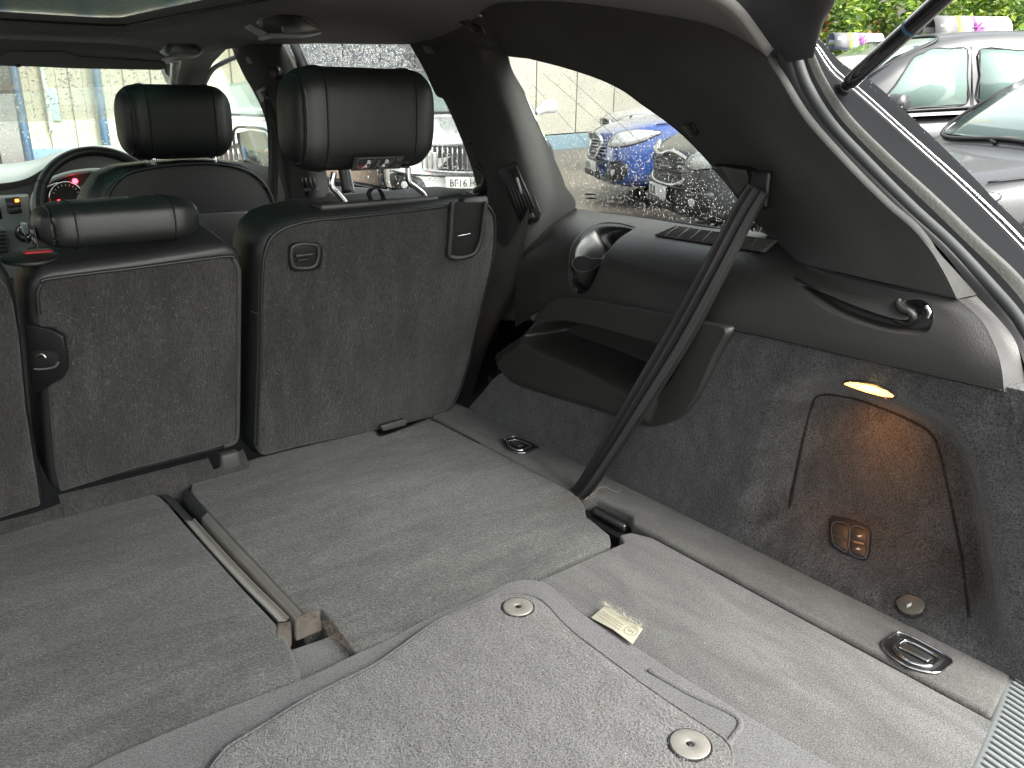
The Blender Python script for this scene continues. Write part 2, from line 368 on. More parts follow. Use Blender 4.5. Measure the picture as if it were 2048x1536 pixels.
def fibres(name, pts, n, mats, parent, ln=.006, w=.00022, spread=.5):
    """loose fibres standing and lying on a pile surface. pts: list of (point, normal)"""
    vs, fs = [], []; R = random.Random(hash(name) % 999 if False else len(pts))
    for i in range(n):
        p, nr = pts[R.randrange(len(pts))]; d = Vector((R.uniform(-1, 1), R.uniform(-1, 1), R.uniform(-1, 1))); d = (d-nr*d.dot(nr))
        if d.length < .1: continue
        d.normalize(); s = d.cross(nr).normalized(); l = ln*R.uniform(.4, 1.5); j = Vector((R.uniform(-1, 1), R.uniform(-1, 1), R.uniform(-1, 1)))*spread*.02
        b = p+j-nr*j.dot(nr)+nr*.0004; c = b+d*l*.5+nr*l*.22+s*l*R.uniform(-.2, .2); e = c+d*l*.5+s*l*R.uniform(-.4, .4)-nr*l*.12
        k = len(vs); ww = w*R.uniform(.6, 1.3)
        vs += [b-s*ww, b+s*ww, c-s*ww, c+s*ww, e]; fs += [(k, k+1, k+3, k+2), (k+2, k+3, k+4)]
    o = mo(name, vs, fs, mats, parent, smooth=False); o['kind'] = 'stuff'; return o
def drops(name, quadf, n, parent, r0, r1, nrm, seed=1, squash=.45, inside=None):
    """raindrops standing on the outer face of a pane; quadf(u,v) -> point"""
    R = random.Random(seed); nrm = Vector(nrm).normalized(); a = nrm.orthogonal().normalized(); e = nrm.cross(a)
    vs, fs = [], []; K = 7
    for i in range(n):
        u, v = R.random(), R.random(); p = quadf(u, v)
        if inside and not inside(p): continue
        r = r0+(r1-r0)*R.random()**2.2; st = R.uniform(.8, 1.3); k = len(vs)
        for q, (rr, hh) in enumerate(((1, 0), (.82, .55), (.42, .9))):
            for j in range(K):
                t = 2*math.pi*j/K; vs.append(p+a*(math.cos(t)*r*rr)+e*(math.sin(t)*r*rr*st)+nrm*(hh*r*squash*2+.0002))
        vs.append(p+nrm*(r*squash*2+.0002))
        for q in range(2):
            for j in range(K): fs.append((k+q*K+j, k+q*K+(j+1) % K, k+(q+1)*K+(j+1) % K, k+(q+1)*K+j))
        for j in range(K): fs.append((k+2*K+j, k+2*K+(j+1) % K, k+3*K))
        fs.append(tuple(k+j for j in range(K))[::-1])
    o = mo(name, vs, fs, M['drop'], parent); o['kind'] = 'stuff'; return o
def radial(name, outline, mat_, parent=None, N=160, K=26, dents=(), rim=0.03, rimdir=(1, 0, 0)):
    P = arcs(outline, N, True); c = sum(P, Vector())/N; vs, fs = [], []
    rd = Vector(rimdir)
    vs += [p+rd*rim for p in P]
    body = []
    for k in range(K):
        t = k/(K-1)*.985; body += [p.lerp(c, t) for p in P]
    for d in dents: body = dent(body, *d)
    vs += body; vs.append(sum(body[-N:], Vector())/N)
    for k in range(K):
        for i in range(N): fs.append((k*N+i, k*N+(i+1) % N, (k+1)*N+(i+1) % N, (k+1)*N+i))
    b = K*N
    for i in range(N): fs.append((b+i, b+(i+1) % N, len(vs)-1))
    return mo(name, vs, fs, mat_, parent)
MIRROR = []
# ================================================================== THE CAR: shell and trim
car = thing('estate_car', 'black car seen from its open tailgate, its dark trim and windows around the load bay', 'car', (0, 1.5, -0.58))
# --- carpeted side wall with the lamp recess
K0 = [(940, 640), (1000, 632), (1076, 625), (1201, 622), (1339, 633), (1451, 658), (1560, 680), (1689, 711), (1850, 748), (2002, 782), (2120, 810)]
Kc = [X(a, b, .622) for a, b in K0]
rec_o = [X(*p, .615) for p in [(1462, 1085), (1500, 930), (1538, 790), (1572, 752), (1640, 742), (1700, 756), (1800, 790), (1890, 835), (1945, 905), (1978, 1000), (2010, 1150), (2050, 1400), (1800, 1300), (1600, 1170)]]
yF = [Vector((.576, y, 0)) for y in [1.30, 1.22, 1.12, 1.0, .88, .76, .66, .56, .46, .36, .24]]
def kz(y):
    for a, b in zip(Kc[:-1], Kc[1:]):
        if b.y <= y <= a.y: return b.z+(a.z-b.z)*(y-b.y)/(a.y-b.y)
    return Kc[0].z if y > Kc[0].y else Kc[-1].z
PA, PB = X(936, 806, .604), X(990, 718, .614); yA, zA, yB, zB = PA.y, PA.z, PB.y, PB.z; PC = X(1076, 640, .622); yC, zC = PC.y, PC.z
vs, fs = [], []; NU, NV = 230, 64; REC2 = [(p.y, p.z) for p in rec_o]
PK2 = [(X(a, b, .616).y, X(a, b, .616).z) for a, b in [(1095, 625), (1123, 606), (1201, 616), (1339, 641), (1443, 662), (1412, 728), (1380, 795), (1347, 835), (1320, 845), (1289, 846), (1251, 835), (1214, 819), (1139, 797), (1076, 778), (1035, 762), (1000, 716), (1044, 680), (1074, 650)]]
for i in range(NU):
    y_ = 1.31-(1.31-.215)*i/(NU-1)
    for j in range(NV):
        t = j/(NV-1); z = -.03+.335*t; yl = yA+(yB-yA)*max(0, (z-zA)/(zB-zA)) if z < zB else yB+(yC-yB)*min(1, (z-zB)/(zC-zB))
        y = .215+(yl-.215)*(y_-.215)/(1.31-.215); z = -.03+(kz(y)+.034)*t
        x = .602+.024*max(z, 0)/.30
        if y < .36: x += .03*sstep((.36-y)/.1)*0
        s = sdist((y, z), REC2)
        if s > 0: x += .080*sstep(s/.060)*sstep(max(z, 0)/.085)
        if sdist((y, z), PK2) > 0: x += .17
        x += -.012*math.exp(-((y-.70)/.07)**2)*sstep(z/.1)*0
        x += .0015*noise.noise(Vector((y*9, z*9, 3)))
        vs.append(Vector((x, y, z)))
for i in range(NU-1):
    for j in range(NV-1): fs.append((i*NV+j, (i+1)*NV+j, (i+1)*NV+j+1, i*NV+j+1))
wall = mo('side_carpet', vs, fs, M['felt'], car); MIRROR.append(wall)
WS = Surf(wall)
me = wall.data; org = wl(wall)
fp = [(v.co+org, (v.normal if v.normal.x < 0 else -v.normal)) for v in me.vertices if .2 < v.co.y+org.y < 1.3 and v.co.z+org.z > .003]
fibres('carpet_fibre', fp, 30000, mat('fibre_grey', (.12, .12, .122), .9), wall, .0065, .00015)
# access flap seam in the recess: dark tubes stand for its groove's shade
ln = [(1553, 1135), (1580, 1010), (1605, 880), (1622, 815), (1640, 790), (1700, 795), (1760, 815), (1815, 838), (1862, 868), (1882, 915), (1905, 1020), (1925, 1130), (1938, 1235)]
tube('flap_seam_shade', [WS.p(a, b, .0002) for a, b in ln], .0021, M['seam'], wall, 6, m=90)
tube('flap_seam_shade', [WS.p(a, b, .0002) for a, b in [(1553, 1135), (1535, 1150), (1520, 1168)]], .0014, M['seam'], wall, 5, m=14)
# --- floor strip along the wall
L1 = [(.576, y) for y in (1.30, .26)]
prof = []
def strip_poly():
    a = [Z(913, 815), Z(935, 812)]
    far = [Vector((.604, 1.345, 0)), Vector((.56, 1.340, 0)), Vector((.513, 1.305, 0))]
    inn = [Vector((.517, .862, 0)), Vector((.534, .848, 0)), Vector((.537, .772, 0)), Vector((.5175, .752, 0)), Vector((.5175, .229, 0))]
    return far+inn+[Vector((.606, .243, 0))]
st = extr('side_strip', [p+Vector((0, 0, .002)) for p in strip_poly()], (0, 0, -.03), M['strip'], car, .006, 3); MIRROR.append(st)
extr('hinge_well', [Vector(p) for p in [(.50, .90, -.022), (.565, .88, -.022), (.565, .74, -.022), (.50, .73, -.022)]], (0, 0, -.02), M['plasb'], car, .001)
box('hinge_bar', (.526, .81, -.016), (.012, .07, .010), M['plasb'], car, .003)
box('hinge_bar', (.516, .80, -.012), (.006, .07, .01), M['steel'], car, .002)
# tie-down eyes in the strip
def lashing(px, pix, loopw):
    o = None
    fr = extr('lashing_eye', [Z(*p, .0045) for p in pix], (0, 0, -.006), M['plasb'], car, .0015)
    c = sum((Z(*p, .0045) for p in pix), Vector())/len(pix)
    tube('chrome_rim', [c+(Z(*p, .005)-c)*.97 for p in pix], .0013, M['chrome'], fr, 6, closed=True, m=60)
    well = extr('well', [c+(Z(*p, .005)-c)*.80+Vector((0, 0, .0004)) for p in pix], (0, 0, -.002), M['rubber'], fr, .0004)
    # folding loop
    inner = [c+(Z(*p, .0075)-c)*.62 for p in pix]
    tube('loop', inner, .0024, M['chrome'], fr, 8, closed=True, m=60)
    box('spring_plate', c+Vector((0, 0, .003)), (.012, .034*loopw, .003), M['steel'], fr, .001)
    return fr
lashing(1, [(1002, 880), (1012, 876), (1032, 873), (1076, 892), (1066, 900), (1050, 906), (1030, 905), (1012, 897)], .7)
lashing(1, [(1763, 1287), (1776, 1274), (1800, 1264), (1856, 1290), (1905, 1320), (1892, 1336), (1876, 1346), (1850, 1344), (1812, 1332), (1780, 1311)], 1)
# --- shoulder panel (plastic) above the carpet
c0 = [(1030, 655, .645), (1076, 625, .622), (1110, 618, .622), (1201, 622, .622), (1339, 633, .622), (1451, 658, .622), (1560, 680, .622), (1689, 711, .622), (1850, 748, .622), (1930, 765, .622), (2006, 783, .622)]
c1 = [(1032, 575, .64), (1072, 560, .63), (1112, 560, .628), (1200, 572, .627), (1330, 600, .627), (1450, 617, .627), (1560, 640, .627), (1700, 672, .626), (1850, 706, .626), (1930, 722, .626), (2004, 742, .628)]
c2 = [(1040, 520, .66), (1080, 503, .655), (1120, 500, .652), (1200, 510, .650), (1300, 536, .648), (1420, 560, .645), (1540, 575, .642), (1680, 612, .64), (1830, 650, .638), (1920, 668, .64), (1990, 692, .645)]
c3 = [(1050, 500, .69), (1090, 470, .70), (1125, 452, .705), (1200, 462, .705), (1310, 480, .70), (1425, 500, .695), (1540, 518, .685), (1640, 556, .672), (1780, 598, .66), (1890, 622, .655), (1962, 640, .66)]
c4 = [(1066, 494, .72), (1095, 453, .765), (1151, 420, .795), (1210, 426, .80), (1290, 436, .80), (1420, 456, .80), (1530, 468, .80), (1590, 520, .70), (1700, 552, .675), (1810, 578, .668), (1914, 597, .672)]
rows = [[X(*p) for p in c] for c in (c0, c1, c2, c3, c4)]
CUPX = [(q[0], q[1]) for q in arcs([Vector((a, b, 0)) for a, b in [(1141, 522), (1146, 497), (1157, 477), (1178, 458), (1202, 450), (1235, 450), (1268, 457), (1250, 470), (1234, 483), (1215, 506), (1203, 530), (1190, 560), (1176, 582), (1162, 591), (1148, 584), (1141, 560)]], 60, True)]
HKX = [(q[0], q[1]) for q in arcs([Vector((a, b, 0)) for a, b in [(1596, 566), (1658, 590), (1720, 615), (1783, 636), (1812, 638), (1822, 624), (1806, 612), (1808, 601), (1845, 600), (1864, 620), (1864, 648), (1845, 668), (1783, 665), (1689, 637), (1627, 602)]], 60, True)]
vs, fs = loftv(rows, 460, 170)
vs = hollow(hollow(vs, CUPX, .060, 26, (.8, .1, -.6)), HKX, .018, 9, (1, 0, 0))
sh = mo('shoulder_trim', vs, fs, M['plas'], car); MIRROR.append(sh)
SS = Surf(sh)
sh.data.materials.append(M['cuph'])
for p in sh.data.polygons:      # gloss liner of the cup recess
    q = pix(p.center+wl(sh))
    if 1135 < q[0] < 1275 and 440 < q[1] < 600 and sdist(q, CUPX) > 3: p.material_index = 1
# its rear-facing return round to the aperture
e0 = [(1914, 597, .672), (1958, 640, .66), (1988, 690, .645), (2003, 740, .63), (2008, 783, .622), (2030, 900, .615), (2050, 1060, .61)]
e1 = [(1952, 591, .70), (2008, 650, .692), (2034, 690, .682), (2046, 740, .67), (2060, 800, .66), (2080, 900, .65), (2095, 1060, .64)]
em = [(1932, 594, .69), (1984, 645, .68), (2012, 692, .668), (2027, 740, .652), (2036, 792, .645), (2056, 900, .635), (2074, 1060, .63)]
rt = loft('aperture_trim', [[X(*p) for p in c] for c in (e0[:5], em[:5], e1[:5])], 60, 14, M['plas'], car); MIRROR.append(rt)
# felt return of the side carpet at its rear edge
ef0 = [Vector((.626, .316, .315)), Vector((.620, .268, .2)), Vector((.612, .238, .09)), Vector((.604, .217, -.02))]
ef1 = [Vector((.68, .285, .315)), Vector((.675, .250, .2)), Vector((.67, .225, .09)), Vector((.665, .205, -.02))]
fr_ = loft('carpet_return', [ef0, [a.lerp(b, .5)+Vector((-.01, -.012, 0)) for a, b in zip(ef0, ef1)], ef1], 30, 12, M['felt'], car); MIRROR.append(fr_)
# cup holder: mouth, ring and front wall inside the recess
RNG = [(1144, 526), (1152, 516), (1168, 513), (1184, 518), (1198, 518), (1206, 522), (1194, 534), (1178, 542), (1160, 544), (1148, 537)]
rc = sum((SS.p(*q) for q in [(1144, 526), (1204, 524), (1165, 545)]), Vector())/3; rn = (CAM-rc).normalized()+Vector((0, 0, .8)); rn.normalize()
RP_ = arcs([PL(a, b, rc+rn*.020, rn) for a, b in RNG], 44, True)
cm_ = extr('cup_mouth', RP_, rn*-.001, M['seam'], sh, 0); tube('cup_ring', RP_, .0016, M['plas'], cm_, 6, closed=True, m=88)
lowc = [p+Vector((.010, .0, -.045))+(rc-p)*.35 for p in RP_]
vs = [p for r in [[a.lerp(b, k/6) for a, b in zip(RP_, lowc)] for k in range(7)] for p in r]
mo('cup_wall', vs, [(k*44+i, k*44+(i+1) % 44, (k+1)*44+(i+1) % 44, (k+1)*44+i) for k in range(6) for i in range(44)], M['plas'], sh)
tube('cup_rim', [SS.p(a, b, .0005) for a, b in [(1164, 594), (1146, 587), (1138, 562), (1138, 524), (1143, 496), (1155, 475), (1176, 456), (1202, 447), (1236, 447), (1270, 455)]], .0012, M['plas'], sh, 6, m=70)
# bag hook at the end of the long slot
hk = tube('bag_hook', [SS.p(a, b, .003) for a, b in [(1800, 602), (1797, 612), (1805, 622), (1818, 626), (1824, 634), (1814, 642), (1790, 640)]], [.004, .0045, .0045, .004, .0045, .0045, .003], M['plas'], sh, 8, m=40)
tube('hook_rod', [X(a, b, .648) for a, b in [(1852, 612), (1859, 624), (1856, 636)]], .0024, M['chrome'], sh, 8, m=20)
tube('slot_lip', [SS.p(a, b, .0008) for a, b in [(1590, 556), (1627, 575), (1688, 604), (1750, 627), (1800, 641), (1818, 641)]], .0016, M['plasb'], sh, 6, m=50)
tube('panel_seam', [SS.p(a, b, .0003) for a, b in [(1583, 521), (1658, 544), (1783, 575), (1850, 587), (1908, 596)]], .0012, M['seam'], sh, 6, m=50)
tube('panel_seam', [X(a, b-1, .6215) for a, b in K0[4:10]], .0016, M['seam'], sh, 6, m=80)
# speaker grille on the shelf
GA, GB, GC, GD = (1309, 473), (1352, 454), (1556, 484), (1530, 508)
def gq(u, v, o): 
    x0, y0 = GA[0]+(GD[0]-GA[0])*u, GA[1]+(GD[1]-GA[1])*u; x1, y1 = GB[0]+(GC[0]-GB[0])*u, GB[1]+(GC[1]-GB[1])*u
    return SS.p(x0+(x1-x0)*v, y0+(y1-y0)*v, o)
vs = [gq(i/20, j/6, .0012) for i in range(21) for j in range(7)]
gb = mo('speaker_grille', vs, [(i*7+j, (i+1)*7+j, (i+1)*7+j+1, i*7+j+1) for i in range(20) for j in range(6)], M['seam'], sh)
for k in range(9):
    v = (k+.5)/9
    tube('slat', [gq(i/8, v, .0026) for i in range(9)], .0012, M['plasl'], gb, 5, m=17)
for k in range(9):
    u = (k+.5)/9; tube('rib', [gq(u+.03, .02, .0024), gq(u, .5, .0024), gq(u-.03, .98, .0024)], .0012, M['plasl'], gb, 5, m=7)
# --- wheel-housing pocket in the trim
pk = [X(a, b, .604) for a, b in [(1085, 618), (1103, 601), (1130, 598), (1201, 608), (1339, 633), (1395, 645), (1451, 658), (1436, 695), (1420, 728), (1405, 765), (1389, 797), (1370, 824), (1350, 840), (1320, 851), (1289, 852), (1251, 841), (1214, 825), (1139, 803), (1076, 784), (1030, 768), (1006, 745), (990, 716), (1010, 695), (1044, 672), (1068, 645)]]
pin = [X(a, b, .62) for a, b in [(1060, 668), (1082, 648), (1104, 640), (1140, 637), (1186, 645), (1307, 677), (1372, 694), (1378, 715), (1352, 760), (1318, 792), (1290, 788), (1251, 762), (1180, 728), (1107, 700), (1075, 684)]]
parm = [X(a, b, .604) for a, b in [(992, 716), (1014, 690), (1048, 668), (1107, 690), (1180, 718), (1251, 744), (1290, 770), (1320, 800), (1300, 850), (1251, 846), (1214, 830), (1139, 806), (1076, 788), (1030, 770), (1006, 748)]]
pk_o = radial('wheel_housing_pocket', pk, M['plas'], car, N=240, K=70, dents=[(pin, .080, .017), (parm, .020, .022, (-1, 0, 0))]); MIRROR.append(pk_o)
# --- C pillar
p1 = [(806, 40, .69), (815, 80, .70), (826, 100, .70), (849, 141, .71), (872, 190, .725), (889, 203, .735), (925, 285, .76), (950, 360, .79), (958, 420, .80), (960, 520, .80), (960, 640, .79)]
p2 = [(868, 36, .665), (880, 80, .68), (893, 105, .68), (912, 150, .685), (932, 200, .69), (950, 235, .695), (975, 300, .70), (990, 370, .71), (998, 430, .715), (998, 520, .71), (985, 640, .70)]
p3 = [(938, 30, .655), (948, 80, .675), (955, 105, .675), (975, 150, .68), (1000, 200, .685), (1018, 240, .69), (1042, 310, .70), (1060, 380, .71), (1062, 440, .715), (1040, 520, .70), (1020, 640, .67)]
p4 = [(985, 40, .665), (1008, 92, .705), (1014, 112, .71), (1030, 152, .72), (1052, 200, .735), (1070, 242, .745), (1100, 305, .765), (1130, 370, .785), (1150, 418, .80), (1090, 520, .74), (1062, 640, .69)]
cp = loft('c_pillar_trim', [[X(*p) for p in c] for c in (p1, p2, p3, p4)], 90, 40, M['fabr'], car); away(cp, .02); MIRROR.append(cp)
CS = Surf(cp)
vent, vc, vn = on_surf('air_vent', CS, [(997, 340), (1030, 323), (1040, 325), (1051, 337), (1084, 425), (1078, 442), (1052, 451), (1042, 447)], .006, M['plasb'], car, .0015)
vi, ic, in_ = on_surf('vent_mouth', CS, [(1005, 343), (1034, 331), (1072, 415), (1036, 432)], .0015, M['seam'], vent, 0, off=.0062)
for k in range(6):
    t = (k+.5)/6; a = PL(1005+29*t, 343-12*t, ic+in_*.0085, in_); b = PL(1036+36*t, 432-17*t, ic+in_*.0085, in_)
    tube('vane', [a, a.lerp(b, .5), b], .0016, M['plas'], vent, 6, m=3)
tube('vane_slider', [PL(1033, 355, ic+in_*.012, in_), PL(1043, 388, ic+in_*.012, in_)], .0032, M['plasg'], vent, 8, m=4)
on_surf('vent_wheel', CS, [(1046, 432), (1066, 425), (1070, 434), (1050, 441)], .003, M['plas'], vent, .0008, off=.006)
cl, _, _ = on_surf('airbag_badge', CS, [(845, 90), (864, 92), (872, 108), (852, 106)], .0014, M['plas'], car, .001)
# belt guide and webbing on the front flank of the pillar
tube('rear_belt_guide', [X(a, b, .735) for a, b in [(940, 285), (955, 280), (972, 290), (968, 305), (948, 302)]], .006, M['plasb'], car, 8, m=30)
tube('rear_belt_guide', [X(a, b, .74) for a, b in [(958, 330), (975, 345), (972, 372), (955, 385)]], .012, M['plasb'], car, 10, m=24)
# --- D pillar trim between the glass arch and the roof lip
arc_ = [(1000, 100, .71), (1013, 112, .71), (1085, 122, .712), (1179, 149, .715), (1241, 176, .72), (1285, 207, .73), (1351, 255, .74), (1413, 316, .752), (1479, 398, .772), (1512, 440, .785), (1538, 472, .79), (1562, 505, .76), (1590, 522, .70)]
mid_ = [(990, 70, .675), (1010, 78, .675), (1095, 72, .67), (1190, 84, .67), (1255, 105, .668), (1320, 140, .67), (1400, 190, .675), (1465, 250, .68), (1535, 330, .685), (1585, 390, .69), (1625, 430, .69), (1660, 465, .685), (1700, 550, .675)]
mi2_ = [(970, 40, .655), (1000, 45, .65), (1100, 30, .645), (1200, 36, .642), (1290, 55, .64), (1380, 85, .645), (1455, 135, .65), (1515, 200, .655), (1590, 280, .66), (1660, 350, .66), (1720, 410, .662), (1775, 465, .665), (1830, 580, .668)]
rdg_ = [(950, 15, .64), (1000, 5, .635), (1100, 2, .63), (1200, 11, .625), (1320, 30, .625), (1425, 52, .628), (1500, 90, .635), (1548, 140, .64), (1606, 235, .645), (1690, 330, .65), (1770, 410, .655), (1845, 480, .66), (1912, 597, .668)]
q0, q1, q2 = X(1013, 112, .712), X(1538, 472, .797), X(1151, 417, .797)
qn = (q1-q0).cross(q2-q0).normalized(); qn = qn if qn.x > 0 else -qn
def WP(px, py, off=0.0): return PL(px, py, q2+qn*off, qn)
arcP = [WP(a, b) for a, b, v in arc_[:11]]+[X(*p) for p in arc_[11:]]
dp = loft('d_pillar_trim', [arcP, [X(*p) for p in mid_], [X(*p) for p in mi2_], [X(*p) for p in rdg_]], 150, 50, M['fabr'], car); away(dp, .012); MIRROR.append(dp)
DS = Surf(dp)
out_ = [(1555, 120, .668), (1577, 178, .672), (1608, 238, .675), (1689, 330, .678), (1783, 416, .684), (1850, 478, .69), (1905, 535, .695), (1954, 590, .70)]
rdg2 = [(1532, 112, .637), (1556, 156, .642), (1606, 235, .645), (1690, 330, .65), (1770, 410, .655), (1845, 480, .66), (1885, 540, .664), (1914, 598, .668)]
md2 = [(1545, 116, .655), (1568, 167, .66), (1612, 232, .664), (1694, 328, .668), (1781, 410, .674), (1854, 476, .679), (1898, 536, .683), (1936, 593, .688)]
dr = loft('aperture_trim', [[X(*p) for p in c] for c in (rdg2, md2, out_)], 80, 10, M['fabr'], car); MIRROR.append(dr)
# belt outlet in the D pillar
bo, bc, bn = on_surf('belt_outlet', DS, [(1434, 326), (1500, 332), (1522, 340), (1534, 362), (1540, 402), (1532, 412), (1518, 410), (1470, 366)], .012, M['plasb'], car, .0015)
on_surf('outlet_scoop', DS, [(1444, 332), (1492, 340), (1500, 362), (1478, 388)], .0025, M['plasl'], bo, .001, off=.0115)
on_surf('coat_hook', DS, [(1366, 250), (1388, 244), (1400, 268), (1384, 272)], .005, M['plasb'], car, .0015)
# --- quarter glass with rubber edge and raindrops
QPX = [(a, b) for a, b, v in arc_[1:11]]+[(1430, 456), (1290, 436), (1210, 426), (1151, 417), (1120, 347), (1096, 294), (1070, 240), (1045, 182)]
cxx, cyy = sum(p[0] for p in QPX)/len(QPX), sum(p[1] for p in QPX)/len(QPX)
ql = [WP(*p) for p in QPX]
def flat(P, off): return [p-qn*((p-q2).dot(qn)-off) for p in P]
gl = extr('quarter_window', [WP(cxx+(a-cxx)*1.05, cyy+(b-cyy)*1.05, .012) for a, b in QPX], qn*.004, M['glassd'], car, 0)
tube('window_rubber', [WP(cxx+(a-cxx)*1.012, cyy+(b-cyy)*1.012, .007) for a, b in QPX], .0035, M['rubber'], gl, 8, closed=True, m=200)
qy = [p.y for p in ql]; qz = [p.z for p in ql]
poly2 = [(p.y, p.z) for p in ql]
def qf(u, v):
    y = min(qy)+(max(qy)-min(qy))*u; z = min(qz)+(max(qz)-min(qz))*v
    x = q2.x-((y-q2.y)*qn.y+(z-q2.z)*qn.z)/qn.x; return Vector((x, y, z))+qn*.0165
drops('raindrops', qf, 7500, gl, .0005, .0013, qn, 3, inside=lambda p: sdist((p.y, p.z), poly2) > -.004)
for k, (a, b) in enumerate([((1075, 165), (1180, 300)), ((1100, 140), (1260, 300)), ((1140, 140), (1290, 290))]):
    P = flat([X(*a, .75), X(*b, .77)], .010); tube('aerial_wire', P, .00035, M['seam'], gl, 4, m=2)
for k in range(6): box('glass_marking', flat([X(1168+(k % 3)*6, 392+(k//3)*9, .79)], .0105)[0], (.0012, .012, .0025), M['seam'], gl, 0)
# --- lamp, switches and socket in the recess
lampo, lc, lnn = on_surf('load_bay_lamp', WS, [(1690, 764), (1712, 764), (1745, 771), (1775, 781), (1789, 790), (1770, 789), (1738, 781), (1708, 771)], .004, emit('lamp_lens', (1.0, .45, .10), 1.7), car, .001)
on_surf('lamp_core', WS, [(1725, 771), (1745, 773), (1758, 780), (1738, 779)], .0012, emit('lamp_bulb', (1.0, .66, .22), 5), lampo, .0003, off=.0042)
tube('lamp_bezel', [WS.p(a, b, .0015) for a, b in [(1688, 763), (1712, 761), (1748, 768), (1778, 779), (1793, 791), (1770, 792), (1736, 784), (1705, 773)]], .0016, M['plas'], lampo, 6, closed=True, m=60)
for k in range(9): tube('lens_rib', [PL(1700+9.5*k, 764+2.9*k, lc+lnn*.0045, lnn), PL(1703+9*k, 772+2.4*k, lc+lnn*.0045, lnn)], .0006, bpy.data.materials['lamp_lens'], lampo, 4, m=2)
pl = bpy.data.lights.new('lamp_light', 'AREA'); plo = bpy.data.objects.new('lamp_light', pl); COL.objects.link(plo)
pl.shape = 'RECTANGLE'; pl.size = .05; pl.size_y = .012; pl.energy = .020; pl.color = (1, .36, .07); pl.spread = math.radians(95)
lp = lc+Vector((-.006, 0, -.008)); plo.location = lp
plo.rotation_euler = (Vector((.5, 0, -1))).to_track_quat('-Z', 'Y').to_euler()
sw, sc_, sn = on_surf('switch_panel', WS, [(1660, 1042), (1668, 1034), (1705, 1042), (1738, 1056), (1744, 1068), (1740, 1112), (1734, 1122), (1722, 1122), (1680, 1106), (1660, 1088)], .006, mat('switch_black', (.016, .017, .022), .55), car, .002)
for P_ in ([(1666, 1046), (1698, 1053), (1694, 1101), (1680, 1097), (1666, 1084)], [(1704, 1054), (1734, 1064), (1731, 1114), (1700, 1104)], [(1665, 1069), (1696, 1081)]):
    tube('button_outline', [PL(a, b, sc_+sn*.0082, sn) for a, b in P_], .0004, M['printg'], sw, 4, closed=len(P_) > 2, m=len(P_)*4)
bt, _, _ = on_surf('button', WS, [(1666, 1046), (1698, 1053), (1696, 1080), (1665, 1068)], .0012, M['plas'], sw, .0006, off=.006)
on_surf('button', WS, [(1665, 1070), (1696, 1082), (1694, 1101), (1680, 1097), (1666, 1084)], .0012, M['plas'], sw, .0006, off=.006)
on_surf('button', WS, [(1704, 1054), (1734, 1064), (1733, 1084), (1702, 1078)], .0014, M['plas'], sw, .0006, off=.006)
on_surf('button', WS, [(1702, 1086), (1733, 1092), (1731, 1114), (1700, 1104)], .0014, M['plas'], sw, .0006, off=.006)
on_surf('button_symbol', WS, [(1714, 1071), (1719, 1070), (1725, 1071), (1722, 1074), (1716, 1074)], .0004, M['white'], sw, 0, off=.0077)
on_surf('button_symbol', WS, [(1710, 1098), (1716, 1095), (1722, 1099), (1716, 1100)], .0004, M['white'], sw, 0, off=.0077)
on_surf('marker_bar', WS, [(1706, 1081), (1728, 1086), (1728, 1090), (1706, 1085)], .0004, mat('marker_tan', (.30, .20, .13), .6), sw, 0, off=.0077)
so_, soc, son = on_surf('power_socket', WS, [(1792, 1205), (1800, 1198), (1816, 1190), (1846, 1200), (1850, 1216), (1842, 1228), (1822, 1231), (1802, 1224)], .005, M['sock'], car, .002, smoothpoly=30)
on_surf('socket_symbol', WS, [(1813, 1209), (1824, 1205), (1822, 1212), (1814, 1216)], .0004, M['white'], so_, 0, off=.0072)
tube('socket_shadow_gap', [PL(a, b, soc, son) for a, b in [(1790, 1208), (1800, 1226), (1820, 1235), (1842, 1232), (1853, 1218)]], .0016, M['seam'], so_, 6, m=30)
# --- body aperture: seal, flange and tail body side outside the trim
def strip3(name, A, Bc, m_, n=90, w=8, arc_h=0.0, par=car):
    a = [X(*p) for p in A]; b = [X(*p) for p in Bc]; mid = [p.lerp(q, .5)+Vector((0, -arc_h, 0)) for p, q in zip(a, b)]
    o = loft(name, [a, mid, b], n, w, m_, par); MIRROR.append(o); return o
S0 = [(1546, 70, .665), (1556, 118, .668), (1577, 178, .672), (1608, 238, .675), (1689, 330, .678), (1783, 416, .684), (1877, 495, .692), (1952, 588, .70), (2008, 650, .692), (2034, 690, .682), (2060, 760, .665)]
S1 = [(1572, 70, .672), (1582, 109, .675), (1604, 175, .678), (1652, 250, .682), (1722, 325, .686), (1814, 417, .692), (1895, 492, .70), (1975, 580, .705), (2025, 640, .70), (2055, 690, .69), (2085, 760, .68)]
S2 = [(1588, 70, .684), (1600, 109, .688), (1626, 172, .69), (1672, 247, .694), (1741, 322, .698), (1830, 412, .704), (1915, 490, .712), (1992, 570, .717), (2040, 625, .712), (2070, 680, .70), (2100, 760, .69)]
S3 = [(1602, 78, .692), (1610, 105, .695), (1633, 160, .698), (1677, 232, .70), (1752, 312, .706), (1845, 400, .713), (1930, 482, .72), (2000, 550, .725), (2050, 610, .72), (2080, 670, .71), (2110, 750, .70)]
S4 = [(1612, 72, .702), (1624, 105, .705), (1650, 158, .708), (1697, 226, .712), (1777, 306, .718), (1872, 392, .726), (1958, 474, .734), (2030, 540, .738), (2080, 600, .735), (2110, 660, .72), (2140, 740, .71)]
strip3('seal_lip', S0, S1, M['rubber'], arc_h=.004)
A = [X(*p).lerp(X(*q), .5) for p, q in zip(S1, S2)]
sl = tube('aperture_seal', A, [.0072]*len(A), M['seal'], car, 12, m=140); MIRROR.append(sl)
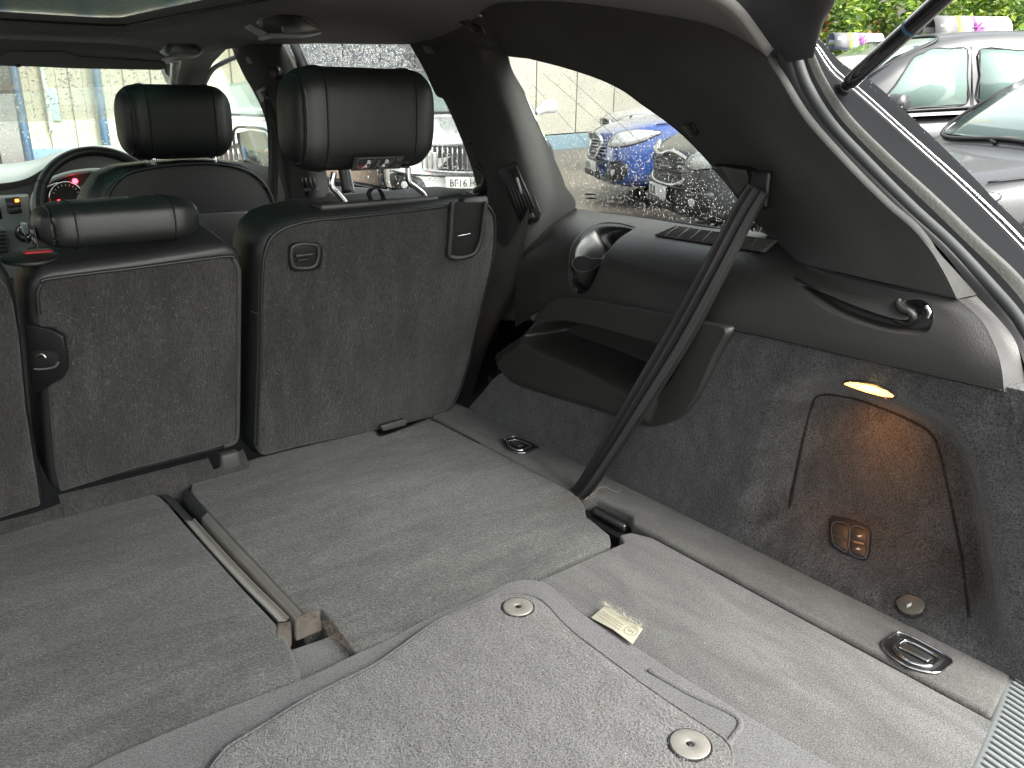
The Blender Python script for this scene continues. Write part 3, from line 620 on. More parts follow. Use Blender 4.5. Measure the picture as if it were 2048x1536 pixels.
strip3('seal_channel', S2, S3, M['rubber'], arc_h=-.012)
strip3('body_flange', S3, S4, M['bandm'], arc_h=.008)
S5 = [(1618, 75, .73), (1632, 100, .735), (1665, 150, .742), (1717, 192, .752), (1810, 275, .77), (1905, 362, .788), (1960, 415, .80), (2015, 470, .81), (2080, 540, .82), (2130, 600, .82), (2180, 680, .81)]
strip3('tail_side_panel', S4, S5, M['tail'], arc_h=-.004)
S6 = [(1616, 70, .75), (1640, 96, .755), (1675, 140, .76), (1728, 183, .77), (1822, 268, .785), (1918, 352, .80), (1975, 405, .81), (2030, 458, .82), (2095, 528, .83), (2145, 590, .83), (2195, 660, .82)]
for off, r in ((0.2, .0013), (.8, .0017)):
    A = [X(*p).lerp(X(*q), off) for p, q in zip(S5, S6)]; tl = tube('bright_moulding', A, r, M['chrome'], car, 8, m=120); MIRROR.append(tl)
strip3('moulding_gap', S5, S6, M['rubber'], arc_h=-.002)
S7 = [(1614, 58, .80), (1645, 88, .805), (1689, 130, .81), (1752, 170, .82), (1840, 250, .835), (1939, 346, .85), (1995, 405, .86), (2050, 458, .865), (2115, 520, .87), (2165, 580, .87), (2215, 650, .86)]
sp = strip3('rear_quarter_edge', S6, S7, M['tail'], arc_h=.006)
PSf = Surf(sp)
for i in range(70):
    t = random.random(); k = t*9; a = int(k); f = k-a
    A = X(*S6[a]).lerp(X(*S6[a+1]), f); Bq = X(*S7[a]).lerp(X(*S7[a+1]), f); p = A.lerp(Bq, random.uniform(.3, .95))+Vector((0, -.006, 0))
    if i == 0: dl = []
    dl.append(p)
vs, fs = [], []
for p in dl:
    r = random.uniform(.0006, .002); k = len(vs)
    for a in range(3):
        for j in range(6):
            th = j*math.pi/3; ph = a*.6; vs.append(p+Vector((math.cos(th)*math.cos(ph), -math.sin(ph)*.8, math.sin(th)*math.cos(ph)))*r)
    for a in range(2):
        for j in range(6): fs.append((k+a*6+j, k+a*6+(j+1) % 6, k+(a+1)*6+(j+1) % 6, k+(a+1)*6+j))
    fs.append(tuple(k+12+j for j in range(6)))
dr_ = mo('raindrops', vs, fs, M['drop'], sp); dr_['kind'] = 'stuff'
bk0 = [X(*p)+Vector((.006, .02, 0)) for p in rdg2]+[X(1960, 645, .665)+Vector((.006, .02, 0)), X(2003, 740, .64)+Vector((.006, .02, 0))]
bk1 = [X(*p)+Vector((.012, .012, 0)) for p in S1[1:]]
bkk = loft('pillar_backing', [bk0, bk1], 60, 4, M['seam'], car); MIRROR.append(bkk)
# outer skin of the rear quarter, hidden from inside but closing the car from the side
q7 = [X(*p) for p in S7]; q8 = [Vector((.93, p.y+.10, p.z-.01)) for p in q7]
ql_ = [Vector((.93, 1.25, .41)), Vector((.90, .8, .41))]
# --- headliner: edge curve, roof pan, sunroof opening
edge = [(330, 128, .55), (400, 112, .63), (470, 96, .685), (595, 88, .70), (700, 88, .70), (830, 88, .70), (900, 70, .68), (960, 30, .655), (1000, 6, .635), (1100, 2, .63), (1200, 11, .625), (1320, 30, .625), (1425, 52, .628), (1500, 90, .635), (1534, 114, .638)]
E_ = arcs([X(*p) for p in edge], 90)
def zc(y): return .765-.022*sstep((y-2.5)/.4) - .030*sstep((1.3-y)/.75)
vs, fs = [], []; nv = 22
for p in E_:
    for j in range(nv):
        t = j/(nv-1); x = p.x+(.36-p.x)*t; z = p.z+(zc(p.y)-p.z)*(1-(1-t)**2.6)
        yy = p.y-(.02*sstep(t*2) if p.y < .75 else 0)
        vs.append(Vector((x, yy, z)))
fs = [(i*nv+j, (i+1)*nv+j, (i+1)*nv+j+1, i*nv+j+1) for i in range(len(E_)-1) for j in range(nv-1)]
hl = mo('headliner', vs, fs, M['head'], car); away(hl, .012); MIRROR.append(hl)
HS = Surf(hl)
yf, yr = E_[0].y, E_[-1].y-.02
def grid(name, x0, x1, y0, y1, f, mt, par, n=24, m_=16):
    vs = [Vector((x0+(x1-x0)*i/n, y0+(y1-y0)*j/m_, f(x0+(x1-x0)*i/n, y0+(y1-y0)*j/m_))) for i in range(n+1) for j in range(m_+1)]
    fs = [(i*(m_+1)+j, (i+1)*(m_+1)+j, (i+1)*(m_+1)+j+1, i*(m_+1)+j+1) for i in range(n) for j in range(m_)]
    return mo(name, vs, fs, mt, par)
SRF, SRR = 2.52, 1.15
solid(grid('headliner_front', -.362, .362, SRF, yf, lambda x, y: zc(y), M['head'], car), .012, 1)
solid(grid('headliner_rear', -.362, .362, yr, SRR, lambda x, y: zc(y), M['head'], car), .012, 1)
# sunroof frame: rounded opening with stepped lip, then glass
R0 = []
def rrect(x0, x1, y0, y1, r, z, n=8):
    P = []
    for cx, cy, a in ((x1-r, y1-r, 0), (x0+r, y1-r, 90), (x0+r, y0+r, 180), (x1-r, y0+r, 270)):
        for k in range(n+1):
            t = math.radians(a+90*k/n); P.append(Vector((cx+r*math.cos(t), cy+r*math.sin(t), z)))
    return P
def ringstack(name, rings, mt, par):
    n = len(rings[0]); vs = [p for r in rings for p in r]
    fs = [(k*n+i, k*n+(i+1) % n, (k+1)*n+(i+1) % n, (k+1)*n+i) for k in range(len(rings)-1) for i in range(n)]
    return mo(name, vs, fs, mt, par)
zs = .765
sf = ringstack('sunroof_frame', [rrect(-.375, .375, SRR-.02, SRF+.015, .03, zs+.006), rrect(-.36, .36, SRR, SRF, .06, zs-.006), rrect(-.345, .345, SRR+.015, SRF-.015, .08, zs-.004), rrect(-.34, .34, SRR+.02, SRF-.02, .08, zs+.012), rrect(-.325, .325, SRR+.035, SRF-.04, .08, zs+.016), rrect(-.32, .32, SRR+.04, SRF-.045, .08, zs+.028)], M['head'], car)
tube('sunroof_rail', rrect(-.334, .334, SRR+.03, SRF-.03, .08, zs+.012), .004, M['rubber'], sf, 6, closed=True, m=120)
sg = extr('sunroof_glass', rrect(-.40, .40, SRR-.03, SRF+.03, .05, zs+.030), (0, 0, .004), M['sunr'], sf, 0)
drops('raindrops', lambda u, v: Vector((.36*u, 2.0+.52*v, zs+.0345)), 9000, sg, .0018, .0042, (0, 0, 1), 9)
# roof skin over the headliner (keeps the daylight out)
grid('roof_skin', -.86, .86, yr+.06, yf+.1, lambda x, y: .865-.07*(abs(x)/.86)**3-.05*sstep((1.3-y)/.7)-.05*sstep((y-2.3)/.6), M['paint'], car) if False else None
# grab handles
def grab(pts, small):
    c = [HS.p(a, b, .004) for a, b in pts]
    h = None
    lo = [HS.p(a, b, .030) for a, b in small]
    h = tube('grab_handle', [c[0], c[0].lerp(lo[0], .8), lo[0].lerp(lo[1], .12), lo[0].lerp(lo[1], .5), lo[0].lerp(lo[1], .88), c[1].lerp(lo[1], .8), c[1]], [.010, .012, .012, .011, .012, .012, .010], M['plasg'], car, 10, m=50, flat=.55)
    return h
g1, _, _ = on_surf('handle_recess', HS, [(318, 104), (330, 88), (346, 80), (384, 82), (405, 96), (396, 104), (366, 118), (350, 122)], .002, M['plasb'], car, .001)
tube('grab_handle', [HS.p(360, 118, .006), HS.p(330, 106, .028), HS.p(338, 92, .034), HS.p(362, 87, .034), HS.p(388, 92, .028), HS.p(402, 97, .008)], [.007, .010, .011, .010, .010, .006], M['handle'], car, 10, m=50, flat=.6)
g2, _, _ = on_surf('handle_recess', HS, [(512, 44), (520, 34), (560, 28), (605, 32), (640, 55), (610, 60), (570, 70), (535, 66)], .002, M['plasb'], car, .001)
tube('grab_handle', [HS.p(536, 62, .008), HS.p(522, 48, .03), HS.p(540, 37, .034), HS.p(574, 36, .034), HS.p(606, 40, .03), HS.p(638, 58, .008)], [.006, .008, .009, .0085, .008, .005], M['handle'], car, 10, m=50, flat=.6)
on_surf('coat_hook', HS, [(488, 52), (500, 48), (532, 64), (528, 68), (516, 70)], .004, M['handle'], car, .001)
tube('hook_pin', [HS.p(562, 48, .002), HS.p(566, 56, .012), HS.p(560, 62, .012)], .003, M['plasg'], car, 6, m=10)
on_surf('reading_lamp', HS, [(917, 42), (935, 38), (962, 50), (973, 66), (950, 64)], .002, M['lens'], car, .0008) if True else None
# --- B pillar
b1 = [(462, 92, .70), (473, 120, .70), (490, 155, .71), (506, 182, .72), (522, 215, .74), (533, 250, .75), (541, 300, .77), (548, 350, .785), (556, 400, .79), (560, 440, .79)]
b2 = [(500, 90, .675), (512, 120, .675), (526, 155, .685), (540, 190, .69), (552, 220, .70), (562, 255, .71), (572, 300, .72), (580, 350, .73), (588, 400, .735), (590, 440, .735)]
b3 = [(540, 88, .68), (552, 120, .685), (565, 160, .69), (576, 200, .70), (588, 240, .71), (600, 280, .72), (612, 330, .73), (620, 370, .735), (626, 405, .74), (628, 440, .74)]
b4 = [(566, 88, .70), (582, 120, .705), (598, 160, .715), (612, 200, .725), (625, 240, .74), (638, 280, .755), (648, 320, .77), (655, 360, .785), (660, 405, .79), (664, 440, .79)]
bp = loft('b_pillar_trim', [[X(*p) for p in c] for c in (b1, b2, b3, b4)], 60, 24, M['fabr'], car); away(bp, .02); MIRROR.append(bp)
BS = Surf(bp)
on_surf('airbag_badge', BS, [(491, 115), (500, 112), (507, 126), (496, 127)], .0015, M['plas'], car, .0008)
disc('pillar_knob', BS.p(559, 145), (-1, -.4, 0), .018, .02, M['plasb'], car, b=.006)
bv, _, bvn = on_surf('pillar_vent', BS, [(601, 352), (632, 352), (640, 388), (612, 392)], .004, M['plasb'], car, .001)
for k in range(4): tube('vane', [BS.p(607+7*k, 355, .006), BS.p(611+7*k, 376, .006)], .0022, M['plas'], bv, 5, m=2)
on_surf('vent_wheel', BS, [(608, 377), (634, 374), (636, 380), (611, 383)], .004, M['plasg'], bv, .0006, off=.004)
g_, _, _ = on_surf('belt_slot', BS, [(514, 182), (530, 172), (538, 192), (536, 200), (524, 204)], .003, M['plasg'], car, .001)
on_surf('slot_mouth', BS, [(521, 184), (532, 180), (537, 192), (528, 195)], .001, M['seam'], g_, 0, off=.0032)
# --- A pillar and front door frame
a1 = [(330, 126, .55), (338, 150, .60), (346, 170, .66), (352, 200, .70)]
a1 = [Y(328, 128, 2.86), Y(334, 145, 2.92), Y(345, 165, 3.0), Y(362, 200, 3.1)]
a2 = [X(455, 96, .70), X(425, 128, .73), X(408, 160, .75), X(398, 200, .77)]
mda = [X(395, 108, .66), X(376, 140, .70), X(366, 165, .72), X(368, 200, .74)]
ap = loft('a_pillar_trim', [a1, mda, a2], 24, 14, mat('pillar_pale', (.16, .155, .15), .85, bump=.0003, bscale=1200), car); away(ap, .02)
# door window top frames (front and rear): dark rails under the headliner edge
tube('door_frame', [X(a, b, .745) for a, b in [(398, 200), (410, 165), (430, 135), (476, 112)]], .008, M['plasg'], car, 8, m=30)
fr_ = tube('door_frame', [X(a, b, .735) for a, b in [(588, 86), (602, 120), (620, 165), (640, 210), (662, 260), (682, 320), (694, 385)]], .014, M['rubber'], car, 8, m=40)
tube('door_frame', [X(a, b, .74) for a, b in [(598, 88), (612, 120), (632, 165), (652, 210), (674, 260), (694, 320), (708, 385)]], .004, M['plasg'], car, 6, m=40)
# rear door window sill (leather capped)
ds = loft('rear_door_sill', [[X(a, b, .76) for a, b in [(600, 408), (700, 396), (800, 398), (900, 402), (1000, 404)]], [X(a, b, .80) for a, b in [(600, 385), (690, 379), (790, 386), (890, 390), (1000, 392)]], [X(a, b, .84) for a, b in [(600, 378), (690, 373), (790, 381), (890, 386), (1000, 388)]]], 30, 10, M['leathg'], car); MIRROR.append(ds)
dl_ = loft('rear_door_card', [[X(a, b, .76) for a, b in [(600, 408), (700, 396), (800, 398), (900, 402), (1000, 404)]], [X(a, b, .75)-Vector((0, 0, .25)) for a, b in [(600, 408), (700, 396), (800, 398), (900, 402), (1000, 404)]], [X(a, b, .75)-Vector((0, 0, .6)) for a, b in [(600, 408), (700, 396), (800, 398), (900, 402), (1000, 404)]]], 12, 8, M['plasb'], car); MIRROR.append(dl_)
# rear door glass, dense with rain
dg0, dg1 = Vector((.735, 2.35, .76)), Vector((.83, 2.35, .36))
dn = Vector((.40, 0, .095)).normalized()
rg = extr('rear_door_window', [Vector((.725, 2.35, .78)), Vector((.725, 1.40, .78)), Vector((.83, 1.40, .37)), Vector((.83, 2.35, .37))], dn*.004, M['glassd'], car, 0)
drops('raindrops', lambda u, v: Vector((.83-.105*(v), 1.45+.9*u, .37+.41*v))+dn*.0045, 3600, rg, .0006, .0022, dn, 5)
drops('raindrops', lambda u, v: Vector((.83-.105*(.72+.28*v), 1.45+.9*u, .37+.41*(.72+.28*v)))+dn*.0045, 5600, rg, .0010, .0034, dn, 6)
fg = extr('front_door_window', [Vector((.725, 3.15, .74)), Vector((.725, 2.4, .78)), Vector((.83, 2.4, .37)), Vector((.83, 3.3, .37))], dn*.004, M['glass'], car, 0)
# B pillar lower card and front door card
fd = loft('front_door_card', [[Vector((.82, 2.5, .37)), Vector((.82, 3.4, .36))], [Vector((.76, 2.5, .34)), Vector((.76, 3.4, .33))], [Vector((.75, 2.5, -.2)), Vector((.75, 3.4, -.2))]], 8, 10, M['plas'], car); MIRROR.append(fd)
# --- dark lower trim between second-row seat and pocket
lt = loft('lower_trim', [[Vector((.60, 1.30, -.02)), Vector((.62, 1.27, .12)), Vector((.645, 1.20, .28)), Vector((.69, 1.22, .42))], [Vector((.66, 1.50, -.02)), Vector((.68, 1.48, .12)), Vector((.71, 1.42, .28)), Vector((.75, 1.40, .38))], [Vector((.72, 1.9, -.02)), Vector((.74, 1.9, .12)), Vector((.75, 1.9, .28)), Vector((.77, 1.9, .34))]], 20, 20, M['plasb'], car); MIRROR.append(lt)
# under-body tub
tb = mo('body_floor', [(-.95, .20, -.12), (.95, .20, -.12), (.95, 4.2, -.12), (-.95, 4.2, -.12)], [(0, 1, 2, 3)], M['seam'], car, False); solid(tb, .04, -1)
sk_ = mo('body_side', [(.88, .30, -.3), (.88, 4.4, -.3), (.88, 4.4, .36), (.86, .45, .38), (.80, .30, .30)], [(0, 1, 2, 3, 4)], M['paint'], car, False); MIRROR.append(sk_)
# --- rear sill plate, ribbed
sill = []
def sy(x): return .240-.072*(1-(x/.60)**2) if abs(x) < .6 else .240
xs = [-.62+.02*i for i in range(62)]
base_v, base_f = [], []
pr = [(.012, -.006), (.002, -.0005), (-.03, -.005), (-.09, -.020), (-.16, -.045), (-.20, -.09)]
for x in xs:
    for dy, z in pr: base_v.append(Vector((x, sy(x)+dy, z)))
n_ = len(pr); base_f = [(i*n_+j, (i+1)*n_+j, (i+1)*n_+j+1, i*n_+j+1) for i in range(len(xs)-1) for j in range(n_-1)]
slp = mo('sill_plate', base_v, base_f, M['scuff'], car); solid(slp, .004, 1)
k = 0; x = .10
while x < .64:      # each moulded rib of the sill plate
    w = .0022; vs, fs = [], []
    for dy, z in pr[1:5]:
        q = Vector((x, sy(x)+dy-.004, z)); vs += [q+Vector((-w, 0, 0)), q+Vector((w, 0, 0)), q+Vector((w*.5, 0, .003)), q+Vector((-w*.5, 0, .003))]
    for s in range(3):
        for j in range(4): fs.append((s*4+j, s*4+(j+1) % 4, (s+1)*4+(j+1) % 4, (s+1)*4+j))
    mo('rib', vs, fs, M['scuff'], slp); x += .0095
# --- windscreen, header and visors
wsn = Vector((0, 1, .75)).normalized()
wp = [Vector((-.70, 2.86, .70)), Vector((.60, 2.86, .70)), Vector((.72, 3.65, .34)), Vector((-.75, 3.65, .34))]
wsn = (wp[1]-wp[0]).cross(wp[3]-wp[0]).normalized(); wsn = wsn if wsn.y > 0 else -wsn
ws = extr('windscreen', wp, wsn*.004, M['glass'], car, 0)
drops('raindrops', lambda u, v: (wp[0].lerp(wp[1], .55+.45*u)).lerp(wp[3].lerp(wp[2], .55+.45*u), v**1.5)+wsn*.0045, 1900, ws, .0016, .0045, wsn, 8)
hd = loft('windscreen_header', [[Vector((-.60, yf-.05, zc(yf)+.004)), Vector((0, yf-.05, zc(yf)+.004)), Vector((.56, yf-.05, zc(yf)+.004))], [Y(-60, 95, 2.83), Y(120, 100, 2.83), Y(335, 112, 2.83)], [Y(-60, 118, 2.9), Y(120, 124, 2.9), Y(335, 130, 2.9)]], 20, 12, M['head'], car); solid(hd, .01, 1)
vsr = extr('sun_visor', [Y(a, b, 2.72) for a, b in [(-40, 130), (-10, 122), (10, 107), (20, 103), (130, 104), (146, 110), (160, 114), (330, 124), (334, 136), (320, 140), (150, 137), (60, 133), (-40, 131)]], (0, .02, .004), M['head'], car, .006)
box('visor_clip', Y(36, 131, 2.71), (.012, .01, .008), M['plasb'], vsr, .001)
# --- door mirror seen past the driver's headrest
dm = thing_m = tube('door_mirror', [X(a, b, 1.0) for a, b in [(468, 262), (500, 255), (535, 262), (548, 290), (540, 325), (505, 345), (478, 330)]], .006, M['paint'], car, 8, closed=True, m=50)
extr('mirror_glass', [X(a, b, 1.0) for a, b in [(472, 266), (500, 260), (532, 266), (542, 292), (535, 320), (505, 338), (482, 325)]], (.02, .05, 0), mat('mirror_face', (.6, .62, .6), .03, metal=1), dm, .002)
tube('mirror_arm', [X(478, 325, .99), X(470, 350, .93), X(462, 372, .86)], .014, M['paint'], dm, 8, m=8)
# --- raised tailgate: inner pad seen at the top right corner, slab above
pad = loft('tailgate', [[X(a, b, v) for a, b, v in [(1430, -60, .60), (1466, 0, .63), (1503, 62, .66), (1548, 128, .676)]], [X(a, b, v)+Vector((0, -.035, 0)) for a, b, v in [(1545, -60, .57), (1560, 0, .61), (1572, 55, .645), (1572, 118, .665)]], [X(a, b, v)+Vector((0, -.03, 0)) for a, b, v in [(1620, -60, .60), (1625, 0, .63), (1604, 50, .66), (1582, 108, .67)]], [X(a, b, v) for a, b, v in [(1672, -60, .64), (1652, 0, .66), (1628, 46, .675), (1593, 100, .68)]]], 40, 24, mat('gate_trim', (.035, .034, .036), .55, bump=.0003, bscale=700, var=.2), car)
tg = extr('tailgate_slab', [Vector((-.66, .58, .80)), Vector((.66, .58, .80)), Vector((.60, -.55, 1.18)), Vector((-.60, -.55, 1.18))], (0, .02, .05), M['plas'], pad, .02)
# mirror image of the trim on the passenger side
for o in MIRROR:
    me = o.data.copy()
    for v in me.vertices: v.co.x = -v.co.x
    me.flip_normals()
    c = o.copy(); c.data = me; COL.objects.link(c); c.parent = o.parent
# gas strut
sb, stp = X(1683, 180, .735), X(1905, -22, .66)
stp = sb+(stp-sb)*1.5
strut = thing('gas_strut', 'black gas strut holding up the tailgate at the right edge of the opening', 'strut', tuple(sb))
def along(t): return sb+(stp-sb)*t
tube('cylinder', [along(.085), along(.10), along(.5), along(1.3)], [.0085, .0105, .0105, .0105], M['paint'], strut, 20, m=40)
tube('collar', [along(.03), along(.05), along(.09)], [.0065, .0065, .007], M['rubber'], strut, 16, m=10)
tube('blue_band', [along(.435), along(.452)], .01075, mat('band_blue', (.03, .10, .16), .5), strut, 20, m=3, cap=False)
tube('ball_socket', [along(-.06), along(-.02), along(.03)], [.011, .0125, .0075], M['plasb'], strut, 14, m=12)
for k in range(3): tube('clip_ring', [along(-.03)+Vector((.0, -.01, -.012*k)), along(-.02)+Vector((.02, 0, -.012*k)), along(-.05)+Vector((.02, .01, -.016*k-.01))], .0016, M['steel'], strut, 6, m=14)
# ================================================================== LOAD FLOOR
def zpoly(pix, z=0.0): return [Z(a, b, z) for a, b in pix]
lf = thing('load_floor_board', 'grey carpeted load floor board between the folded seats and the rear sill', 'floor board', (0, .5, 0))
fp_ = [Z(1050, 1160, 0), Z(1247, 1074, 0), Z(1262, 1068, 0), Z(1278, 1065, 0), Z(1296, 1071, 0)]
front_y = fp_[1].y
out = [Vector((-.5145, front_y-.009, 0)), Vector((.470, front_y-.009, 0)), Vector((.480, front_y+.010, 0)), Vector((.500, front_y+.006, 0)), Vector((.5145, front_y-.024, 0)), Vector((.5145, sy(.51)+.004, 0))]
for k in range(1, 15): x = .5145-1.03*k/14; out.append(Vector((x, sy(x)+.004, 0)))
bd = extr('carpet_board', [p+Vector((0, 0, -.0015)) for p in out], (0, 0, -.02), M['board'], lf, .004, 3)
ov = [Z(*p, 0) for p in [(1225, 1082), (1247, 1072), (1272, 1075), (1262, 1078)]]
fb = [(Vector((random.uniform(-.45, .49), random.uniform(.3, .76), 0)), Vector((0, 0, 1))) for _ in range(3000)]
LINT = mat('lint', (.30, .29, .26), .9)
fibres('lint', fb, 260, LINT, bd, .007, .00016)
# ================================================================== FOLDED THIRD-ROW SEATS
def seam_line(P, r, m_, par, n=60): return tube('seam', P, r, m_, par, 6, m=n)
fs1 = thing('third_row_seat', 'right-hand folded third-row seat back with grey carpet, notched at its front corner', 'folded seat', (.25, 1.05, -.08), 'folded third-row seats')
RP = [(418, 1027), (396, 1003), (380, 982), (384, 967), (404, 954), (428, 944), (519, 913), (747, 857), (762, 872), (842, 843), (858, 837), (880, 846), (1000, 908), (1126, 972), (1158, 993), (1170, 1012), (1172, 1032), (1190, 1045), (1219, 1069), (1222, 1083), (1054, 1157), (720, 1313), (703, 1300), (672, 1256), (642, 1216), (612, 1228), (606, 1230)]
sr = extr('carpet_panel', zpoly(RP, .001), (0, 0, -.085), M['loop_lit'], fs1, .010, 4)
# velour bands down to the gap: front part dark, rear part light
def bandloft(name, A, m_, par, dx, dz=-.02):
    a = [Z(*p, .0022) for p in A]; b = [p+Vector((dx*.6, 0, -.004)) for p in a]; c = [p+Vector((dx, 0, dz)) for p in a]; d_ = [p+Vector((dx, 0, -.07)) for p in a]
    o = loft(name, [a, b, c, d_], 40, 12, m_, par); return o
BR = [(416, 1025), (440, 1052), (480, 1096), (520, 1137), (560, 1180), (590, 1211), (604, 1228)]
bandloft('side_band', BR, M['band'], fs1, -.011, -.013)
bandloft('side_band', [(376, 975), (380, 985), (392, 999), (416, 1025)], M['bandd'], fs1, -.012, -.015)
seam_line([Z(a, b, .0012) for a, b in BR], .0012, M['stitch'], fs1)
# rear corner of the band, pinkish grey wear, and the open notch
nw = mat('worn_foam', (.115, .10, .085), .9, var=.6, vscale=60, bump=.001, bscale=500)
extr('corner_wear', [Z(590, 1238, -.002), Z(608, 1230, 0), Z(641, 1217, 0), Z(646, 1262, -.02), Z(592, 1284, -.02)], (0, .008, -.002), nw, fs1, .003)
fray = []
for k in range(46):
    p = Z(random.uniform(612, 706), 0, 0) if False else Z(612+94*(k/46), 1222+78*(k/46)+random.uniform(-5, 5), .004)
    fray.append((p, Vector((0, 0, 1))))
fibres('frayed_edge', fray, 220, mat('fray_brown', (.12, .085, .06), .9), fs1, .010, .0002, .2)
foam = extr('foam_edge', [Z(648, 1224, -.002), Z(703, 1300, -.002), Z(710, 1306, -.03), Z(652, 1232, -.03)], (.003, .002, 0), mat('foam_brown', (.16, .105, .06), .95, var=.6, vscale=90, bump=.001, bscale=500), fs1, .001)
cw = fibres('frayed_edge', [(Z(1100+random.uniform(0, 70), 985+random.uniform(0, 45), .003), Vector((0, 0, 1))) for _ in range(60)], 160, mat('fray_dark', (.10, .075, .055), .9), fs1, .008, .0002, .15)
lp = [(Z(random.uniform(420, 1180), random.uniform(860, 1290), .0015), Vector((0, 0, 1))) for _ in range(2500)]
lp = [q for q in lp if sdist((q[0].x, q[0].y), [(Z(*p).x, Z(*p).y) for p in RP]) > .02]
fibres('lint', lp, 420, LINT, sr, .006, .00016)
# hinge cover at the seat's far edge
extr('hinge_cover', [SB(762, 852, -.030), SB(812, 838, -.030), SB(814, 850, -.032), SB(768, 863, -.032)], (0, .012, -.002), M['hinge'], fs1, .002)
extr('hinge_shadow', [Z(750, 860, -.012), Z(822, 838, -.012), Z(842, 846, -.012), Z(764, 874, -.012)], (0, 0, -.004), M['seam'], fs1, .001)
tube('edge_piping', [Z(a, b, .001) for a, b in [(700, 868), (747, 856), (764, 873), (842, 845), (862, 838), (885, 848), (960, 886)]], .0016, M['stitch'], fs1, 6, m=60)
fs2 = thing('third_row_seat', 'left-hand folded third-row seat back with grey carpet and ridged far side', 'folded seat', (-.25, 1.05, -.08), 'folded third-row seats')
LP = [(-420, 1180), (-200, 1124), (0, 1067), (120, 1032), (240, 998), (281, 987), (306, 985), (322, 991), (338, 1006), (368, 1041), (490, 1176), (556, 1246), (568, 1262), (582, 1290), (590, 1312), (600, 1335), (603, 1358), (596, 1368), (400, 1447), (187, 1537), (-100, 1655), (-420, 1790)]
slf = extr('carpet_panel', zpoly(LP, .001), (0, 0, -.085), M['loop_lit'], fs2, .010, 4)
BL = [(369, 1041), (400, 1077), (440, 1122), (490, 1176), (530, 1216), (556, 1243)]
bandloft('side_band', BL, M['band'], fs2, .0165, -.006)
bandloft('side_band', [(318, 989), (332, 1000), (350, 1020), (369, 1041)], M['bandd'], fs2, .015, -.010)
seam_line([Z(a, b, .0012) for a, b in BL], .0012, M['stitch'], fs2)
extr('corner_wear', [Z(556, 1243, .003), Z(578, 1246, .003), Z(584, 1262, -.01), Z(584, 1290, -.02), Z(564, 1296, .001), Z(552, 1270, .002)], (-.003, .002, -.008), nw, fs2, .003)
lp = [(Z(random.uniform(-100, 590), random.uniform(1000, 1530), .0015), Vector((0, 0, 1))) for _ in range(2500)]
lp = [q for q in lp if sdist((q[0].x, q[0].y), [(Z(*p).x, Z(*p).y) for p in LP]) > .02]
fibres('lint', lp, 300, LINT, slf, .006, .00016)
blk = thing('carpeted_block', 'small square grey carpeted block in the gap between the two folded seats', 'block', tuple(Z(650, 1320, -.03)))
bk = extr('carpet_cover', [Z(566, 1301, -.012), Z(590, 1295, -.012), Z(668, 1268, -.012), Z(720, 1312, -.012), Z(735, 1330, -.012), Z(610, 1372, -.012)], (0, 0, -.05), M['hem'], blk, .004)
# ================================================================== SECOND-ROW SEAT BACKS
def seat_body(par, outline, depth, m_, b=.022):
    v = SBN.normalized()*depth
    return extr('cushion', outline, v, m_, par, b, 5)
# --- right seat
rs = thing('rear_seat', 'upright right-hand seat back with raised headrest, carpeted rear and folding latch', 'seat', (.37, 1.32, -.05), 'upright second-row seat backs')
CARP = [(519, 908), (514, 890), (517, 822), (521, 700), (522, 621), (524, 560), (528, 515), (540, 480), (560, 461), (590, 449), (627, 441), (700, 434), (800, 424), (880, 414), (930, 408), (966, 408), (984, 422), (990, 445), (989, 490), (984, 527), (965, 606), (940, 715), (921, 777), (902, 815), (886, 828), (880, 832), (747, 862), (600, 894), (530, 912)]
BODY = [(506, 905), (502, 880), (505, 822), (507, 700), (508, 621), (509, 560), (512, 510), (524, 472), (548, 450), (580, 437), (627, 427), (700, 420), (800, 410), (880, 400), (930, 396), (975, 400), (995, 418), (1002, 445), (999, 490), (994, 527), (976, 606), (952, 715), (932, 777), (912, 820), (892, 838), (880, 842), (747, 872), (600, 905), (520, 925)]
body = seat_body(rs, [SB(a, b, -.004) for a, b in BODY], .115, M['leath'], .026)
tp = body.modifiers.new('crumple', 'DISPLACE') if False else None
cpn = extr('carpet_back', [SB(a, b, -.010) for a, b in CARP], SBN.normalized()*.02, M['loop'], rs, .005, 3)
tube('piping', [SB(a, b, -.010) for a, b in CARP[1:20]], .0028, M['leath'], rs, 8, m=150)
tube('edge_piping', [SB(a, b, -.008) for a, b in CARP[18:25]], .0028, M['plasb'], rs, 8, m=60)
tube('bolster_seam', [SB(a, b, o) for a, b, o in [(522, 623, -.006), (512, 627, -.002), (500, 620, .02), (492, 612, .05)]], .0016, M['stitch'], rs, 6, m=30)
CB = Surf(cpn)
fibres('lint', [(SB(random.uniform(530, 900), random.uniform(470, 850), -.0105), Vector((0, -1, 0))) for _ in range(900)], 260, LINT, cpn, .005, .00014)
